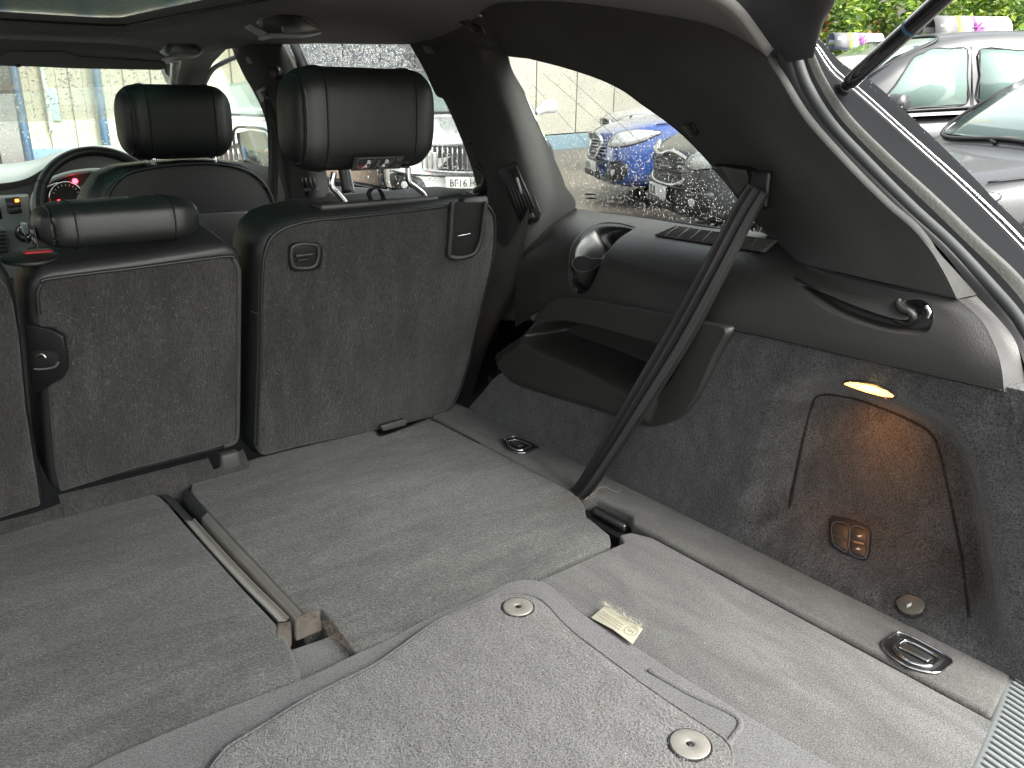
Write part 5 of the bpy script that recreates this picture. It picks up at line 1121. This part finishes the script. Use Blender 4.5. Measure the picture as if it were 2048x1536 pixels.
# ================================================================== OUTSIDE
GZ = -.58
M['asph'] = mat('wet_asphalt', (.075, .062, .050), .32, var=.6, vscale=.8, bump=.002, bscale=90, col2=(.13, .10, .075), fib=.3, fscale=120)
def gz(x): return -.77+.036*x
g_ = mo('ground', [(-120, -120, gz(-120)), (120, -120, gz(120)), (120, 120, gz(120)), (-120, 120, gz(-120))], [(0, 1, 2, 3)], M['asph'], None, False); g_['kind'] = 'structure'
def az(deg, r, z=None):
    x = CAM.x+r*math.sin(math.radians(deg)); return Vector((x, CAM.y+r*math.cos(math.radians(deg)), gz(x) if z is None else z))
WIN = mat('tinted_pane', (.03, .05, .045), .06, spec=.9, coat=1)
WINP = mat('pale_pane', (.20, .28, .25), .08, spec=.9, coat=1)
BLK = mat('car_black_plastic', (.015, .015, .017), .5)
LAMP = mat('headlamp_glass', (.55, .56, .55), .12, coat=1, var=.5, vscale=14, col2=(.2, .2, .2))
PLW = mat('plate_white', (.55, .55, .53), .5); PLT = mat('plate_text', (.02, .02, .02), .6)
TYRE = mat('tyre', (.015, .015, .015), .8); ALLOY = mat('alloy', (.4, .4, .42), .35, metal=.9)
CHR = mat('car_chrome', (.7, .7, .7), .2, metal=1)
def carbuild(name, label, loc, heading, paint, grille='hex', L=4.35, hw=.90, roof=1.55, bonnet=.92, plate=None, pane=WIN, group='cars parked outside the windows', wiper=True, details=True, wk_=1.0):
    """local +x runs back from the nose, z up; heading = direction the car points to"""
    h = Vector(heading).normalized(); rz = math.atan2(-h.y, -h.x)
    c = thing(name, label, 'car', tuple(loc), group, rz); c.rotation_euler = (0, -math.atan(.036)*(-h.x), rz); c.location = loc
    # lower body
    ST = [(-.02, .52, .30, .66), (.03, .70, .22, .74), (.12, .80, .20, .79), (.35, .87, .18, bonnet-.05), (.75, hw, .18, bonnet-.005), (1.15, hw, .18, bonnet+.06), (1.9, hw+.01, .18, bonnet+.07), (2.8, hw+.01, .18, bonnet+.10), (3.6, hw, .2, bonnet+.13), (4.1, hw-.06, .25, bonnet+.12), (L-.05, hw-.16, .32, bonnet+.05), (L, .55, .42, bonnet-.12)]
    vs, fs = [], []; prof = [(0, 0), (.92, 0), (1, .18), (1.0, .55), (.965, .86), (.86, 1.0), (.5, 1.03), (0, 1.045)]
    full = [(a, b) for a, b in prof]+[(-a, b) for a, b in prof[-2:0:-1]]; n = len(full)
    for x, w, zb, zt_ in ST:
        for a, b in full:
            cx = -.05*(1-abs(a))*(1 if x < .2 else 0)
            vs.append(Vector((x+cx, a*w, zb+(zt_-zb)*min(b, 1)+(b-1)*.6*(b > 1))))
    for i in range(len(ST)-1):
        for j in range(n): fs.append((i*n+j, i*n+(j+1) % n, (i+1)*n+(j+1) % n, (i+1)*n+j))
    fs += [tuple(range(n))[::-1], tuple((len(ST)-1)*n+j for j in range(n))]
    b = mo('body', vs, fs, paint, c); ms = b.modifiers.new('s', 'SUBSURF'); ms.levels = 2; ms.render_levels = 2
    dg_ = bpy.context.evaluated_depsgraph_get(); eb = b.evaluated_get(dg_).to_mesh()
    bb_ = BVHTree.FromPolygons([v.co for v in eb.vertices], [tuple(p.vertices) for p in eb.polygons])
    def onb(p, off=.006):
        h_ = bb_.find_nearest(Vector(p)); n_ = h_[1]; q_ = Vector(h_[0])
        if n_.dot(q_-Vector((2, 0, .6))) < 0: n_ = -n_
        return q_+n_*off
    def shell(nm, pts, m_, t=.012, off=.004, N=36, par=c):
        P = [onb(p, off) for p in arcs(pts, N, True)]; cen = onb(sum((Vector(p) for p in pts), Vector())/len(pts), off+.006)
        mid = [onb(p.lerp(cen, .5), off+.006) for p in P]
        o = mo(nm, P+mid+[cen], [(i, (i+1) % N, N+(i+1) % N, N+i) for i in range(N)]+[(N+i, N+(i+1) % N, 2*N) for i in range(N)], m_, par); solid(o, t, 0); return o, P, cen
    # greenhouse
    zb = bonnet+.03; G = [(1.02, .76, zb-.02, zb+.0), (1.2, .79, zb, zb+.16), (1.62, .74, zb+.02, roof-.16), (1.98, .69, zb+.03, roof-.02), (2.5, .68, zb+.04, roof+.01), (3.2, .67, zb+.06, roof-.01), (3.75, .65, zb+.08, roof-.07), (4.08, .66, zb+.08, zb+.32), (4.22, .66, zb+.06, zb+.1)]
    vs, fs = [], []
    for x, w, z0, z1 in G:
        wb_ = .86 if x > 1.1 else .80
        row = [(wb_, z0), (wb_-.02, z0+.02), (w+.02, z1-.07 if z1-.07 > z0+.03 else z0+.03), (w-.06, z1-.005), (w*.5, z1+.02), (0, z1+.03)]
        row = row+[(-a, z) for a, z in row[-2::-1]]
        for a, z in row: vs.append(Vector((x, a, z)))
    n = 11
    for i in range(len(G)-1):
        for j in range(n-1): fs.append((i*n+j, i*n+j+1, (i+1)*n+j+1, (i+1)*n+j))
    gh = mo('cabin', vs, fs, paint, c); ms = gh.modifiers.new('s', 'SUBSURF'); ms.levels = 1; ms.render_levels = 1
    dg_ = bpy.context.evaluated_depsgraph_get(); eg = gh.evaluated_get(dg_).to_mesh()
    gb_ = BVHTree.FromPolygons([v.co for v in eg.vertices], [tuple(p.vertices) for p in eg.polygons])
    def side(x, z, s, off=.010):
        hh = gb_.ray_cast(Vector((x, s*3, z)), Vector((0, -s, 0))); y = hh[0].y if hh[0] else s*.8
        return Vector((x, y+s*off, z))
    def pane_(nm, pts, s):
        P = []
        for i, (x0, z0) in enumerate(pts):
            x1, z1 = pts[(i+1) % len(pts)]
            for t in (0, .5): P.append(side(x0+(x1-x0)*t, z0+(z1-z0)*t, s))
        cc_ = sum(P, Vector())/len(P); vs = P+[cc_]; N = len(P)
        o = mo(nm, vs, [(i, (i+1) % N, N) for i in range(N)], pane, c); solid(o, .004, 0)
        tube('window_rubber', P, .006, BLK, o, 5, closed=True, m=N*3)
    for s in (-1, 1):
        def K_(P): return [(1.30+(x-1.30)*wk_, z) for x, z in P]
        pane_('front_side_window', K_([(1.46, zb+.07), (2.38, zb+.11), (2.40, roof-.14), (2.05, roof-.13), (1.84, roof-.20)]), s)
        pane_('rear_side_window', K_([(2.52, zb+.12), (3.42, zb+.17), (3.34, roof-.17), (2.54, roof-.14)]), s)
        pane_('quarter_window', K_([(3.54, zb+.18), (3.98, zb+.25), (3.76, roof-.23), (3.47, roof-.18)]), s)
        tube('belt_moulding', [side(1.3, zb+.05, s, .018), side(2.4, zb+.09, s, .018), side(3.5, zb+.13, s, .018)], .012, BLK, c, 6, m=16)
        xd = 1.30+1.15*wk_; tube('door_gap', [Vector((xd, s*(hw+.012), .35)), Vector((xd, s*(hw+.012), .85)), Vector((xd, s*.862, zb+.05)), side(xd, roof-.12, s, .004)], .006, BLK, c, 4, m=20)
        tube('door_mirror', [Vector((1.45, s*.87, zb+.06)), Vector((1.47, s*.98, zb+.12)), Vector((1.50, s*1.08, zb+.12))], [.03, .075, .07], paint, c, 10, m=12)
        for x in (.82, 3.45):
            w = disc('wheel', (x, s*(hw-.19), .33), (0, s, 0), .33, .21, TYRE, c, n=36, b=.02); disc('rim', (x, s*(hw+.015), .33), (0, s, 0), .22, .008, ALLOY, w, r0=.04, n=30)
            tube('wheel_arch', [Vector((x+.40*math.cos(t*math.pi/8), s*(hw+.006), .30+.40*math.sin(t*math.pi/8))) for t in range(9)], .022, BLK, c, 6, m=30)
        if details:
            hp = [(.02, s*.48, .68), (.14, s*.62, .76), (.44, s*.86, .83), (.46, s*.90, .80), (.26, s*.86, .70), (.10, s*.68, .63), (.03, s*.52, .64)]
            lmp, LP_, cen = shell('headlight', hp, LAMP); disc('projector', cen, (-1, s*.6, .1), .045, .012, CHR, lmp, n=20)
            tube('lamp_edge', LP_, .008, BLK, lmp, 5, closed=True, m=50)
            itk, _, ic_ = shell('lower_intake', [(.0, s*.46, .28), (.10, s*.78, .30), (.14, s*.80, .46), (.02, s*.52, .45)], BLK, N=24)
            disc('fog_lamp', ic_, (-1, s*.5, 0), .034, .012, LAMP, itk, n=16)
    # windscreen
    wv = []
    for j in range(9):
        y = -.70+1.40*j/8
        for i in range(5):
            t = i/4; yy = y*(1-.12*t); z = zb+.06+(roof-.06-zb-.06)*t
            h_ = gb_.ray_cast(Vector((-2, yy, z)), Vector((1, 0, 0))); x = h_[0].x if h_[0] else 1.13+.73*t
            wv.append(Vector((x-.014, yy, z+.010)))
    wsn_ = mo('windscreen', wv, [(j*5+i, j*5+i+1, (j+1)*5+i+1, (j+1)*5+i) for j in range(8) for i in range(4)], pane, c); solid(wsn_, .006, 0)
    tube('windscreen_rubber', [wv[0], wv[2], wv[4], wv[24], wv[44], wv[42], wv[40], wv[20]], .012, BLK, wsn_, 5, closed=True, m=60)
    for y in (-.62, .05):
        wp_ = tube('wiper', [Vector((1.02, y, zb+.045)), Vector((1.09, y+.25, zb+.085)), Vector((1.13, y+.58, zb+.10))], .011, BLK, c, 6, m=12)
    tube('bonnet_gap', [Vector((.45, .76, bonnet-.06)), Vector((.9, .80, bonnet-.015)), Vector((1.1, .80, bonnet+.03))], .006, BLK, c, 4, m=12); tube('bonnet_gap', [Vector((.45, -.76, bonnet-.06)), Vector((.9, -.80, bonnet-.015)), Vector((1.1, -.80, bonnet+.03))], .006, BLK, c, 4, m=12)
    # grille
    X0 = -.085
    if grille == 'hex': go = [(-.30, .60), (-.36, .66), (-.26, .75), (.26, .75), (.36, .66), (.30, .60), (.18, .50), (-.18, .50)]
    elif grille == 'kia': go = [(-.50, .56), (-.52, .68), (-.30, .76), (-.08, .73), (.08, .73), (.30, .76), (.52, .68), (.50, .56), (.30, .48), (-.30, .48)]
    else: go = [(-.50, .52), (-.60, .62), (-.55, .74), (-.12, .76), (0, .79), (.12, .76), (.55, .74), (.60, .62), (.50, .52), (0, .50)]
    def gx(y): return X0+.16*(y/.6)**2
    P = [Vector((gx(y), y, z)) for y, z in go]
    gr = extr('grille', P, (-.015, 0, 0), BLK, c, .006); tube('grille_frame', [p+Vector((-.015, 0, 0)) for p in P], .016, CHR, gr, 6, closed=True, m=60)
    if grille == 'bars':
        for k in range(-11, 12):
            y = k*.048; tube('bar', [Vector((gx(y)-.022, y, .53)), Vector((gx(y)-.028, y, .64)), Vector((gx(y)-.02, y, .735))], .010, CHR, gr, 5, m=4)
    else:
        for k in range(6):
            z = .52+.035*k; w = .44 if .54 < z < .7 else .3
            tube('bar', [Vector((gx(w)-.018, -w, z)), Vector((gx(0)-.022, 0, z)), Vector((gx(w)-.018, w, z))], .007, ALLOY if grille == 'hex' else BLK, gr, 5, m=9)
        disc('emblem', (X0-.02, 0, .64 if grille == 'hex' else .80), (-1, 0, .2), .05, .012, CHR, gr, n=20)
    tube('bumper_crease', [Vector((.08, -.80, .50)), Vector((-.03, -.55, .47)), Vector((-.08, 0, .46)), Vector((-.03, .55, .47)), Vector((.08, .80, .50))], .010, BLK, c, 6, m=20)
    extr('lower_grille', [Vector((-.065, -.42, .27)), Vector((-.065, .42, .27)), Vector((-.075, .46, .34)), Vector((-.075, -.46, .34))], (-.02, 0, 0), BLK, c, .008)
    pz = .405
    pt = extr('number_plate', [Vector((-.095, -.26, pz-.055)), Vector((-.095, .26, pz-.055)), Vector((-.095, .26, pz+.055)), Vector((-.095, -.26, pz+.055))], (-.012, 0, 0), PLW, c, .002)
    if plate: text('plate_lettering', plate, (-.109, .225, pz-.036), (0, -1, 0), (0, 0, 1), .10, PLT, pt, .001, sx=.86)
    return c
WHITE = mat('white_paint', (.72, .73, .72), .2, coat=1, var=.1, vscale=3); GREY = mat('grey_paint', (.045, .045, .048), .34, coat=.25, var=.4, vscale=60, bump=.0008, bscale=260)
BLUE = mat('blue_paint', (.025, .065, .26), .2, coat=1, var=.2, vscale=3); GREYD = mat('dark_grey_paint', (.040, .041, .044), .32, coat=.3, var=.3, vscale=60)
SILV = mat('silver_paint', (.32, .32, .34), .3, coat=.8, var=.3, vscale=40)
dk = (-.84, .545, 0)
kN = az(49.4, 7.7)
kia = carbuild('parked_car', 'grey hatchback with pale roof drum, its honeycomb grille framed in the quarter window', kN, dk, GREYD, 'kia', plate='EJ 20', pane=WINP, roof=1.66, bonnet=.97, wk_=.80)
blue = carbuild('parked_car', 'bright blue car with slim headlight, beyond the grey one in the quarter window', az(44.7, 9.9), dk, BLUE, 'hex', plate='EU 63', pane=WINP, roof=1.50)
near = carbuild('parked_car', 'nearest grey car at the right edge, with wet bonnet and wipers', Vector((4.26, 2.68, gz(4.26))), dk, GREY, 'hex', pane=WINP, roof=1.55, bonnet=.90)
far_ = carbuild('parked_car', 'pale silver car whose nose shows beside the left flank of the blue car', az(45.2, 13.2), dk, SILV, 'hex', roof=1.5, details=True)
sk = carbuild('parked_car', 'white car with upright grille bars and a plate reading BF16, through the rear door window', az(36.0, 8.4), (-.52, -.85, 0), WHITE, 'bars', plate='BF16 H', pane=WINP, roof=1.46)
wv_ = carbuild('parked_car', "white car with pale windscreen, seen past the driver's headrest", az(20.9, 9.2), (-.33, -.94, 0), WHITE, 'bars', pane=WINP, roof=1.52)
# roof drums (printed advertising tubes) on the grey and the blue car
def drum(label, base, ax, s=1.0):
    t = thing('roof_sign', label, 'roof sign', tuple(base), 'printed drums on car roofs')
    ax = Vector(ax).normalized(); sd_ = Vector((-ax.y, ax.x, 0)); r = .15*s; Ln = .62*s
    mats_ = [mat('drum_grey', (.12, .12, .12), .5), mat('drum_green', (.45, .55, .05), .5), mat('drum_white', (.6, .6, .6), .5), mat('drum_mauve', (.35, .18, .50), .5), mat('drum_clear', (.5, .5, .48), .4)]
    cuts = [(0, .30, 0), (.30, .36, 1), (.36, .50, 2), (.50, .64, 3), (.64, .76, 2), (.76, 1, 4)]
    for a, b, k in cuts:
        vs, fs = [], []
        for i, u in enumerate((a, b)):
            for j in range(17):
                th = math.pi*(-.08+1.16*j/16); vs.append(base+ax*(Ln*(u-.5)*1)+sd_*(r*math.cos(th))+Vector((0, 0, .02+r*math.sin(th)*1.05)))
        fs = [(j, j+1, 17+j+1, 17+j) for j in range(16)]
        o = mo('printed_panel', vs, fs, mats_[k], t); solid(o, .004, 0)
    for k in range(5):
        th = math.pi*(.5+.14*(k-2)) ; p = base+ax*(Ln*.07)+(-sd_ if False else sd_)*(-(r+.006)*math.cos(th))+Vector((0, 0, .02+(r+.006)*math.sin(th)))
    F = base+ax*(Ln*.06)-sd_*(r*.92)+Vector((0, 0, .10))
    for sgn in (-1, 1):
        F = base+ax*(Ln*.05)+sd_*(sgn*r*.90)+Vector((0, 0, .085)); n_ = (sd_*sgn+Vector((0, 0, .5))).normalized(); up2 = (Vector((0, 0, 1))-n_*n_.z).normalized()
        for k in range(6):
            th = k*math.pi/3; d = ax*math.cos(th)+up2*math.sin(th)
            tube('petal', [F+n_*.018, F+d*.035+n_*.022, F+d*.065+n_*.014], [.004, .014, .003], mat('petal_pink', (.5, .10, .35), .6) if k == 0 and sgn == -1 else bpy.data.materials['petal_pink'], t, 6, m=8, flat=.3)
        lbx = base+ax*(Ln*-.36)+sd_*(sgn*(r+.002)*.86)+Vector((0, 0, .09)); box('lettering_panel', lbx, (.10, .012, .05), mats_[2], t, .002, rot=Matrix(((ax.x, sd_.x, 0), (ax.y, sd_.y, 0), (0, 0, 1))))
        box('lettering_panel', lbx+Vector((0, 0, -.035)), (.12, .010, .015), mats_[1], t, .002, rot=Matrix(((ax.x, sd_.x, 0), (ax.y, sd_.y, 0), (0, 0, 1))))
    return t
def onray(px, py, r):
    d = ray(px, py); d = d/math.hypot(d.x, d.y); return CAM+d*r
drum('larger printed drum with a mauve flower print on the roof right of the strut', onray(1925, 80, 9.0), (.80, -.6, 0), 1.12)
drum('smaller printed drum with a mauve flower print, just left of the gas strut', onray(1708, 97, 11.0), (.80, -.6, 0), .92)
# --- boundary wall: cream panels with a blue-grey base, round behind the cars
CRM = mat('cream_panel', (.40, .385, .325), .8, var=.35, vscale=1.2, bump=.002, bscale=60); BSE = mat('blue_grey_base', (.13, .20, .24), .7, var=.3, vscale=3)
bw = thing('boundary_wall', 'tall cream panelled wall with blue-grey base closing the yard behind the parked cars', 'wall', tuple(az(50, 18)))
for WA, WB_, npan in ((az(37.4, 15.75), az(56.5, 22.7), 9), (az(56.5, 22.7), az(100, 19), 14)):
    WA.z = WB_.z = 0; H = Vector((0, 0, 1))
    dw = (WB_-WA); Lw = dw.length; dw.normalize(); nwv = Vector((dw.y, -dw.x, 0)); nwv = nwv if nwv.dot(CAM-WA) > 0 else -nwv
    for k in range(npan):
        a = WA+dw*(Lw*k/npan+.012); b = WA+dw*(Lw*(k+1)/npan-.012)
        extr('panel', [a+H*(gz(a.x)+.29), b+H*(gz(b.x)+.29), b+Vector((0, 0, 7.2)), a+Vector((0, 0, 7.2))], -nwv*.12, CRM, bw, .01)
    extr('wall_base', [WA+H*(gz(WA.x)-.3), WB_+H*(gz(WB_.x)-.3), WB_+H*(gz(WB_.x)+.27), WA+H*(gz(WA.x)+.27)], -nwv*.15, BSE, bw, .02)
    extr('backing', [WA-nwv*.16+H*gz(WA.x), WB_-nwv*.16+H*gz(WB_.x), WB_-nwv*.16+Vector((0, 0, 7.2)), WA-nwv*.16+Vector((0, 0, 7.2))], -nwv*.05, BSE, bw, 0)
# --- hedge in front of it at the right
hg = thing('hedge', 'shaggy green and yellowing hedge climbing the wall above the car roofs', 'hedge', tuple(az(67, 13.5)))
LM = [mat('leaf_green', (.10, .20, .02), .55), mat('leaf_lime', (.26, .36, .04), .55), mat('leaf_dark', (.035, .085, .015), .6), mat('leaf_orange', (.30, .15, .03), .6)]
RH = random.Random(4); buckets = [([], []) for _ in LM]; bvs, bfs = [], []
for i in range(30000):
    a = RH.uniform(57, 83); zt_ = 2.45+.16*math.sin(a*1.3)+.14*math.sin(a*3.1+1)-1.0*sstep((a-67.5)/3.5)-.2*sstep((60.5-a)/4)
    z = .2+(zt_-.2)*RH.random()**.8; dep = RH.random()**1.5; r = 15.0+1.3*dep+.5*math.sin(a*2.2+z*3)
    if z > zt_-.35 and noise.noise(Vector((a*1.6, z*2.4, 1))) > .15: continue
    p = az(a, r, z); k = 0 if RH.random() < .5 else (1 if RH.random() < .62 else 2)
    if noise.noise(Vector((a*.7, z*1.7, 9))) > .30 and RH.random() < .5: k = 3
    if noise.noise(Vector((a*.9, z*2, 5))) > .1 and RH.random() < .5: k = 1
    V_, F_ = buckets[k]; s = RH.uniform(.035, .075); u = Vector((RH.uniform(-1, 1), RH.uniform(-1, 1), RH.uniform(-.6, .6))).normalized(); w = u.cross(Vector((RH.uniform(-1, 1), RH.uniform(-1, 1), RH.uniform(-1, 1)))).normalized()
    b = len(V_); V_ += [p-u*s, p+w*s*.55+Vector((0, 0, .01)), p+u*s, p-w*s*.55]; F_ += [(b, b+1, b+2, b+3)]
for (V_, F_), m_ in zip(buckets, LM):
    o = mo('foliage', V_, F_, m_, hg, False); o['kind'] = 'stuff'
for k in range(60):
    a = 57+26*k/60; tube('stem', [az(a, 16.4), az(a+.4, 16.3, .6), az(a+RH.uniform(-.6, .6), 16.0, 1.3)], [.03, .02, .008], mat('stem_brown', (.06, .045, .03), .8) if k == 0 else bpy.data.materials['stem_brown'], hg, 5, m=8)
# --- timber fence at the far right
fn = thing('board_fence', 'weathered vertical board fence beside the hedge at the top right corner', 'fence', tuple(az(73, 11.5)))
WD = mat('weathered_board', (.30, .23, .17), .85, var=.6, vscale=5, bump=.002, bscale=60)
for k in range(26):
    p = az(69.3+.52*k, 14.2, -.4); t_ = (az(69.3+.52*k+.3, 14.2, -.4)-p).normalized(); w = .115
    zt_ = 1.86+RH.uniform(-.02, .02)
    extr('board', [p, p+t_*w, p+t_*w+Vector((0, 0, zt_+.4)), p+Vector((0, 0, zt_+.4))], (Vector((0, 0, 1)).cross(t_))*-.02, WD, fn, .003)
for z in (.5, 1.3): tube('rail', [az(69.1+1.4*k, 14.27, z) for k in range(11)], .04, WD, fn, 4, m=22)
# --- workshop ahead, seen through the windscreen: cream shutters between blue posts
wk = thing('workshop', 'cream workshop front with blue posts, blue plinth and one dark open bay', 'building', (0, 10, GZ))
CR2 = mat('cream_sheet', (.52, .49, .36), .7, var=.6, vscale=1.6, bump=.001, bscale=20, col2=(.42, .42, .35)); BLP = mat('blue_post', (.14, .27, .46), .5, var=.3, vscale=8)
YW = 10.0
def wx(px, py=200): return Y(px, py, YW).x
xs_ = [wx(-200), wx(35), wx(196), wx(360), wx(520)]
for k in range(len(xs_)): tube('post', [Vector((xs_[k], YW-.08, GZ)), Vector((xs_[k], YW-.08, 3.6))], .045, BLP, wk, 4, m=2)
for k in range(1, 4):
    n_s = 6
    for j in range(n_s):
        a = xs_[k]+(xs_[k+1]-xs_[k])*j/n_s+.001; b = xs_[k]+(xs_[k+1]-xs_[k])*(j+1)/n_s-.001
        extr('sheet_panel', [Vector((a, YW, .02)), Vector((b, YW+.03*(j % 2), .02)), Vector((b, YW+.03*(j % 2), 3.6)), Vector((a, YW, 3.6))], (0, .04, 0), CR2, wk, .004)
    extr('plinth', [Vector((xs_[k], YW-.05, GZ)), Vector((xs_[k+1], YW-.05, GZ)), Vector((xs_[k+1], YW-.05, .02)), Vector((xs_[k], YW-.05, .02))], (0, .1, 0), BLP, wk, .01)
extr('pale_pipe', [Vector((wx(88), YW-.06, .2)), Vector((wx(97), YW-.06, .2)), Vector((wx(97), YW-.06, 3)), Vector((wx(88), YW-.06, 3))], (0, .05, 0), mat('pipe_white', (.55, .62, .58), .5), wk, .01)
extr('notice', [Vector((wx(98), YW-.03, .30)), Vector((wx(116), YW-.03, .30)), Vector((wx(114), YW-.03, .62)), Vector((wx(98), YW-.03, .62))], (0, .01, 0), mat('notice_blue', (.42, .58, .60), .6), wk, .002)
extr('yellow_sign', [Vector((wx(205), YW-.04, .95)), Vector((wx(222), YW-.04, .95)), Vector((wx(222), YW-.04, 1.02)), Vector((wx(205), YW-.04, 1.02))], (0, .01, 0), mat('sign_yellow', (.75, .55, .05), .6), wk, .002)
extr('bay_wall', [Vector((-9, YW+3, GZ)), Vector((xs_[1], YW+3, GZ)), Vector((xs_[1], YW+3, 3.6)), Vector((-9, YW+3, 3.6))], (0, .1, 0), mat('bay_grey', (.22, .24, .22), .8, var=.6, vscale=2, col2=(.35, .33, .22)), wk, 0)
extr('bay_machine', [Vector((wx(-40), YW+1.4, GZ)), Vector((wx(28), YW+1.4, GZ)), Vector((wx(24), YW+1.4, .45)), Vector((wx(-40), YW+1.4, .5))], (0, .6, 0), mat('machine_dark', (.05, .06, .06), .5, var=.5, vscale=9), wk, .05)
extr('bay_floor', [Vector((-9, YW-.1, GZ+.012)), Vector((xs_[1], YW-.1, GZ+.012)), Vector((xs_[1], YW+3, GZ+.012)), Vector((-9, YW+3, GZ+.012))], (0, 0, -.008), mat('floor_ochre', (.36, .20, .08), .5, var=.4, vscale=2), wk, 0)
extr('roof', [Vector((-9, YW-.6, 3.6)), Vector((xs_[4], YW-.6, 3.6)), Vector((xs_[4], YW+4, 4.2)), Vector((-9, YW+4, 4.2))], (0, 0, .15), BSE, wk, 0)
# --- dark brick building with a red shop sign beyond the white cars
db = thing('brick_building', 'dark building behind the white cars with an orange and red banner', 'building', tuple(az(28, 14)))
DB = mat('dark_cladding', (.055, .06, .075), .7, var=.4, vscale=3)
A_, B_ = az(17.2, 13), az(38.3, 16.5); dd = (B_-A_).normalized(); nn = Vector((dd.y, -dd.x, 0))
Ld = (B_-A_).length
for k in range(9):
    a = A_+dd*(Ld*k/9+.01); b = A_+dd*(Ld*(k+1)/9-.01)
    extr('cladding_panel', [a, b, b+Vector((0, 0, 5.5)), a+Vector((0, 0, 5.5))], -nn*.1, DB, db, .01)
for pa, pb, m_ in ((448, 456, mat('banner_orange', (.80, .38, .10), .6)), (456, 466, mat('banner_red', (.60, .03, .03), .6)), (472, 480, mat('banner_tan', (.5, .35, .28), .6)), (484, 500, bpy.data.materials['banner_orange'])):
    q = []
    for px, z in ((pa, .75), (pb, .75), (pb, 1.9), (pa, 1.9)):
        d = ray(px, 130); t = (A_-CAM).dot(nn)/Vector((d.x, d.y, 0)).dot(nn); q.append(Vector((CAM.x+d.x*t, CAM.y+d.y*t, z))-nn*.0+(nn if nn.dot(CAM-A_) > 0 else -nn)*.05)
    extr('banner', q, (nn if nn.dot(CAM-A_) > 0 else -nn)*.02, m_, db, 0)
# a low brick wall seen left of the white car
lw = thing('low_wall', 'low brown rendered wall left of the white car with the upright grille', 'wall', tuple(az(27, 9.2)))
a, b = az(22.5, 9.4), az(31.0, 9.6); extr('render', [a, b, b+Vector((0, 0, .75)), a+Vector((0, 0, .75))], (.1, .15, 0), mat('brown_render', (.30, .22, .17), .8, var=.4, vscale=5, bump=.002, bscale=60), lw, .01)
a2, b2 = a+Vector((0, 0, .75)), b+Vector((0, 0, .75)); extr('coping', [a2, b2, b2+Vector((.0, 0, .08)), a2+Vector((0, 0, .08))], (.12, .18, 0), CRM, lw, .01)
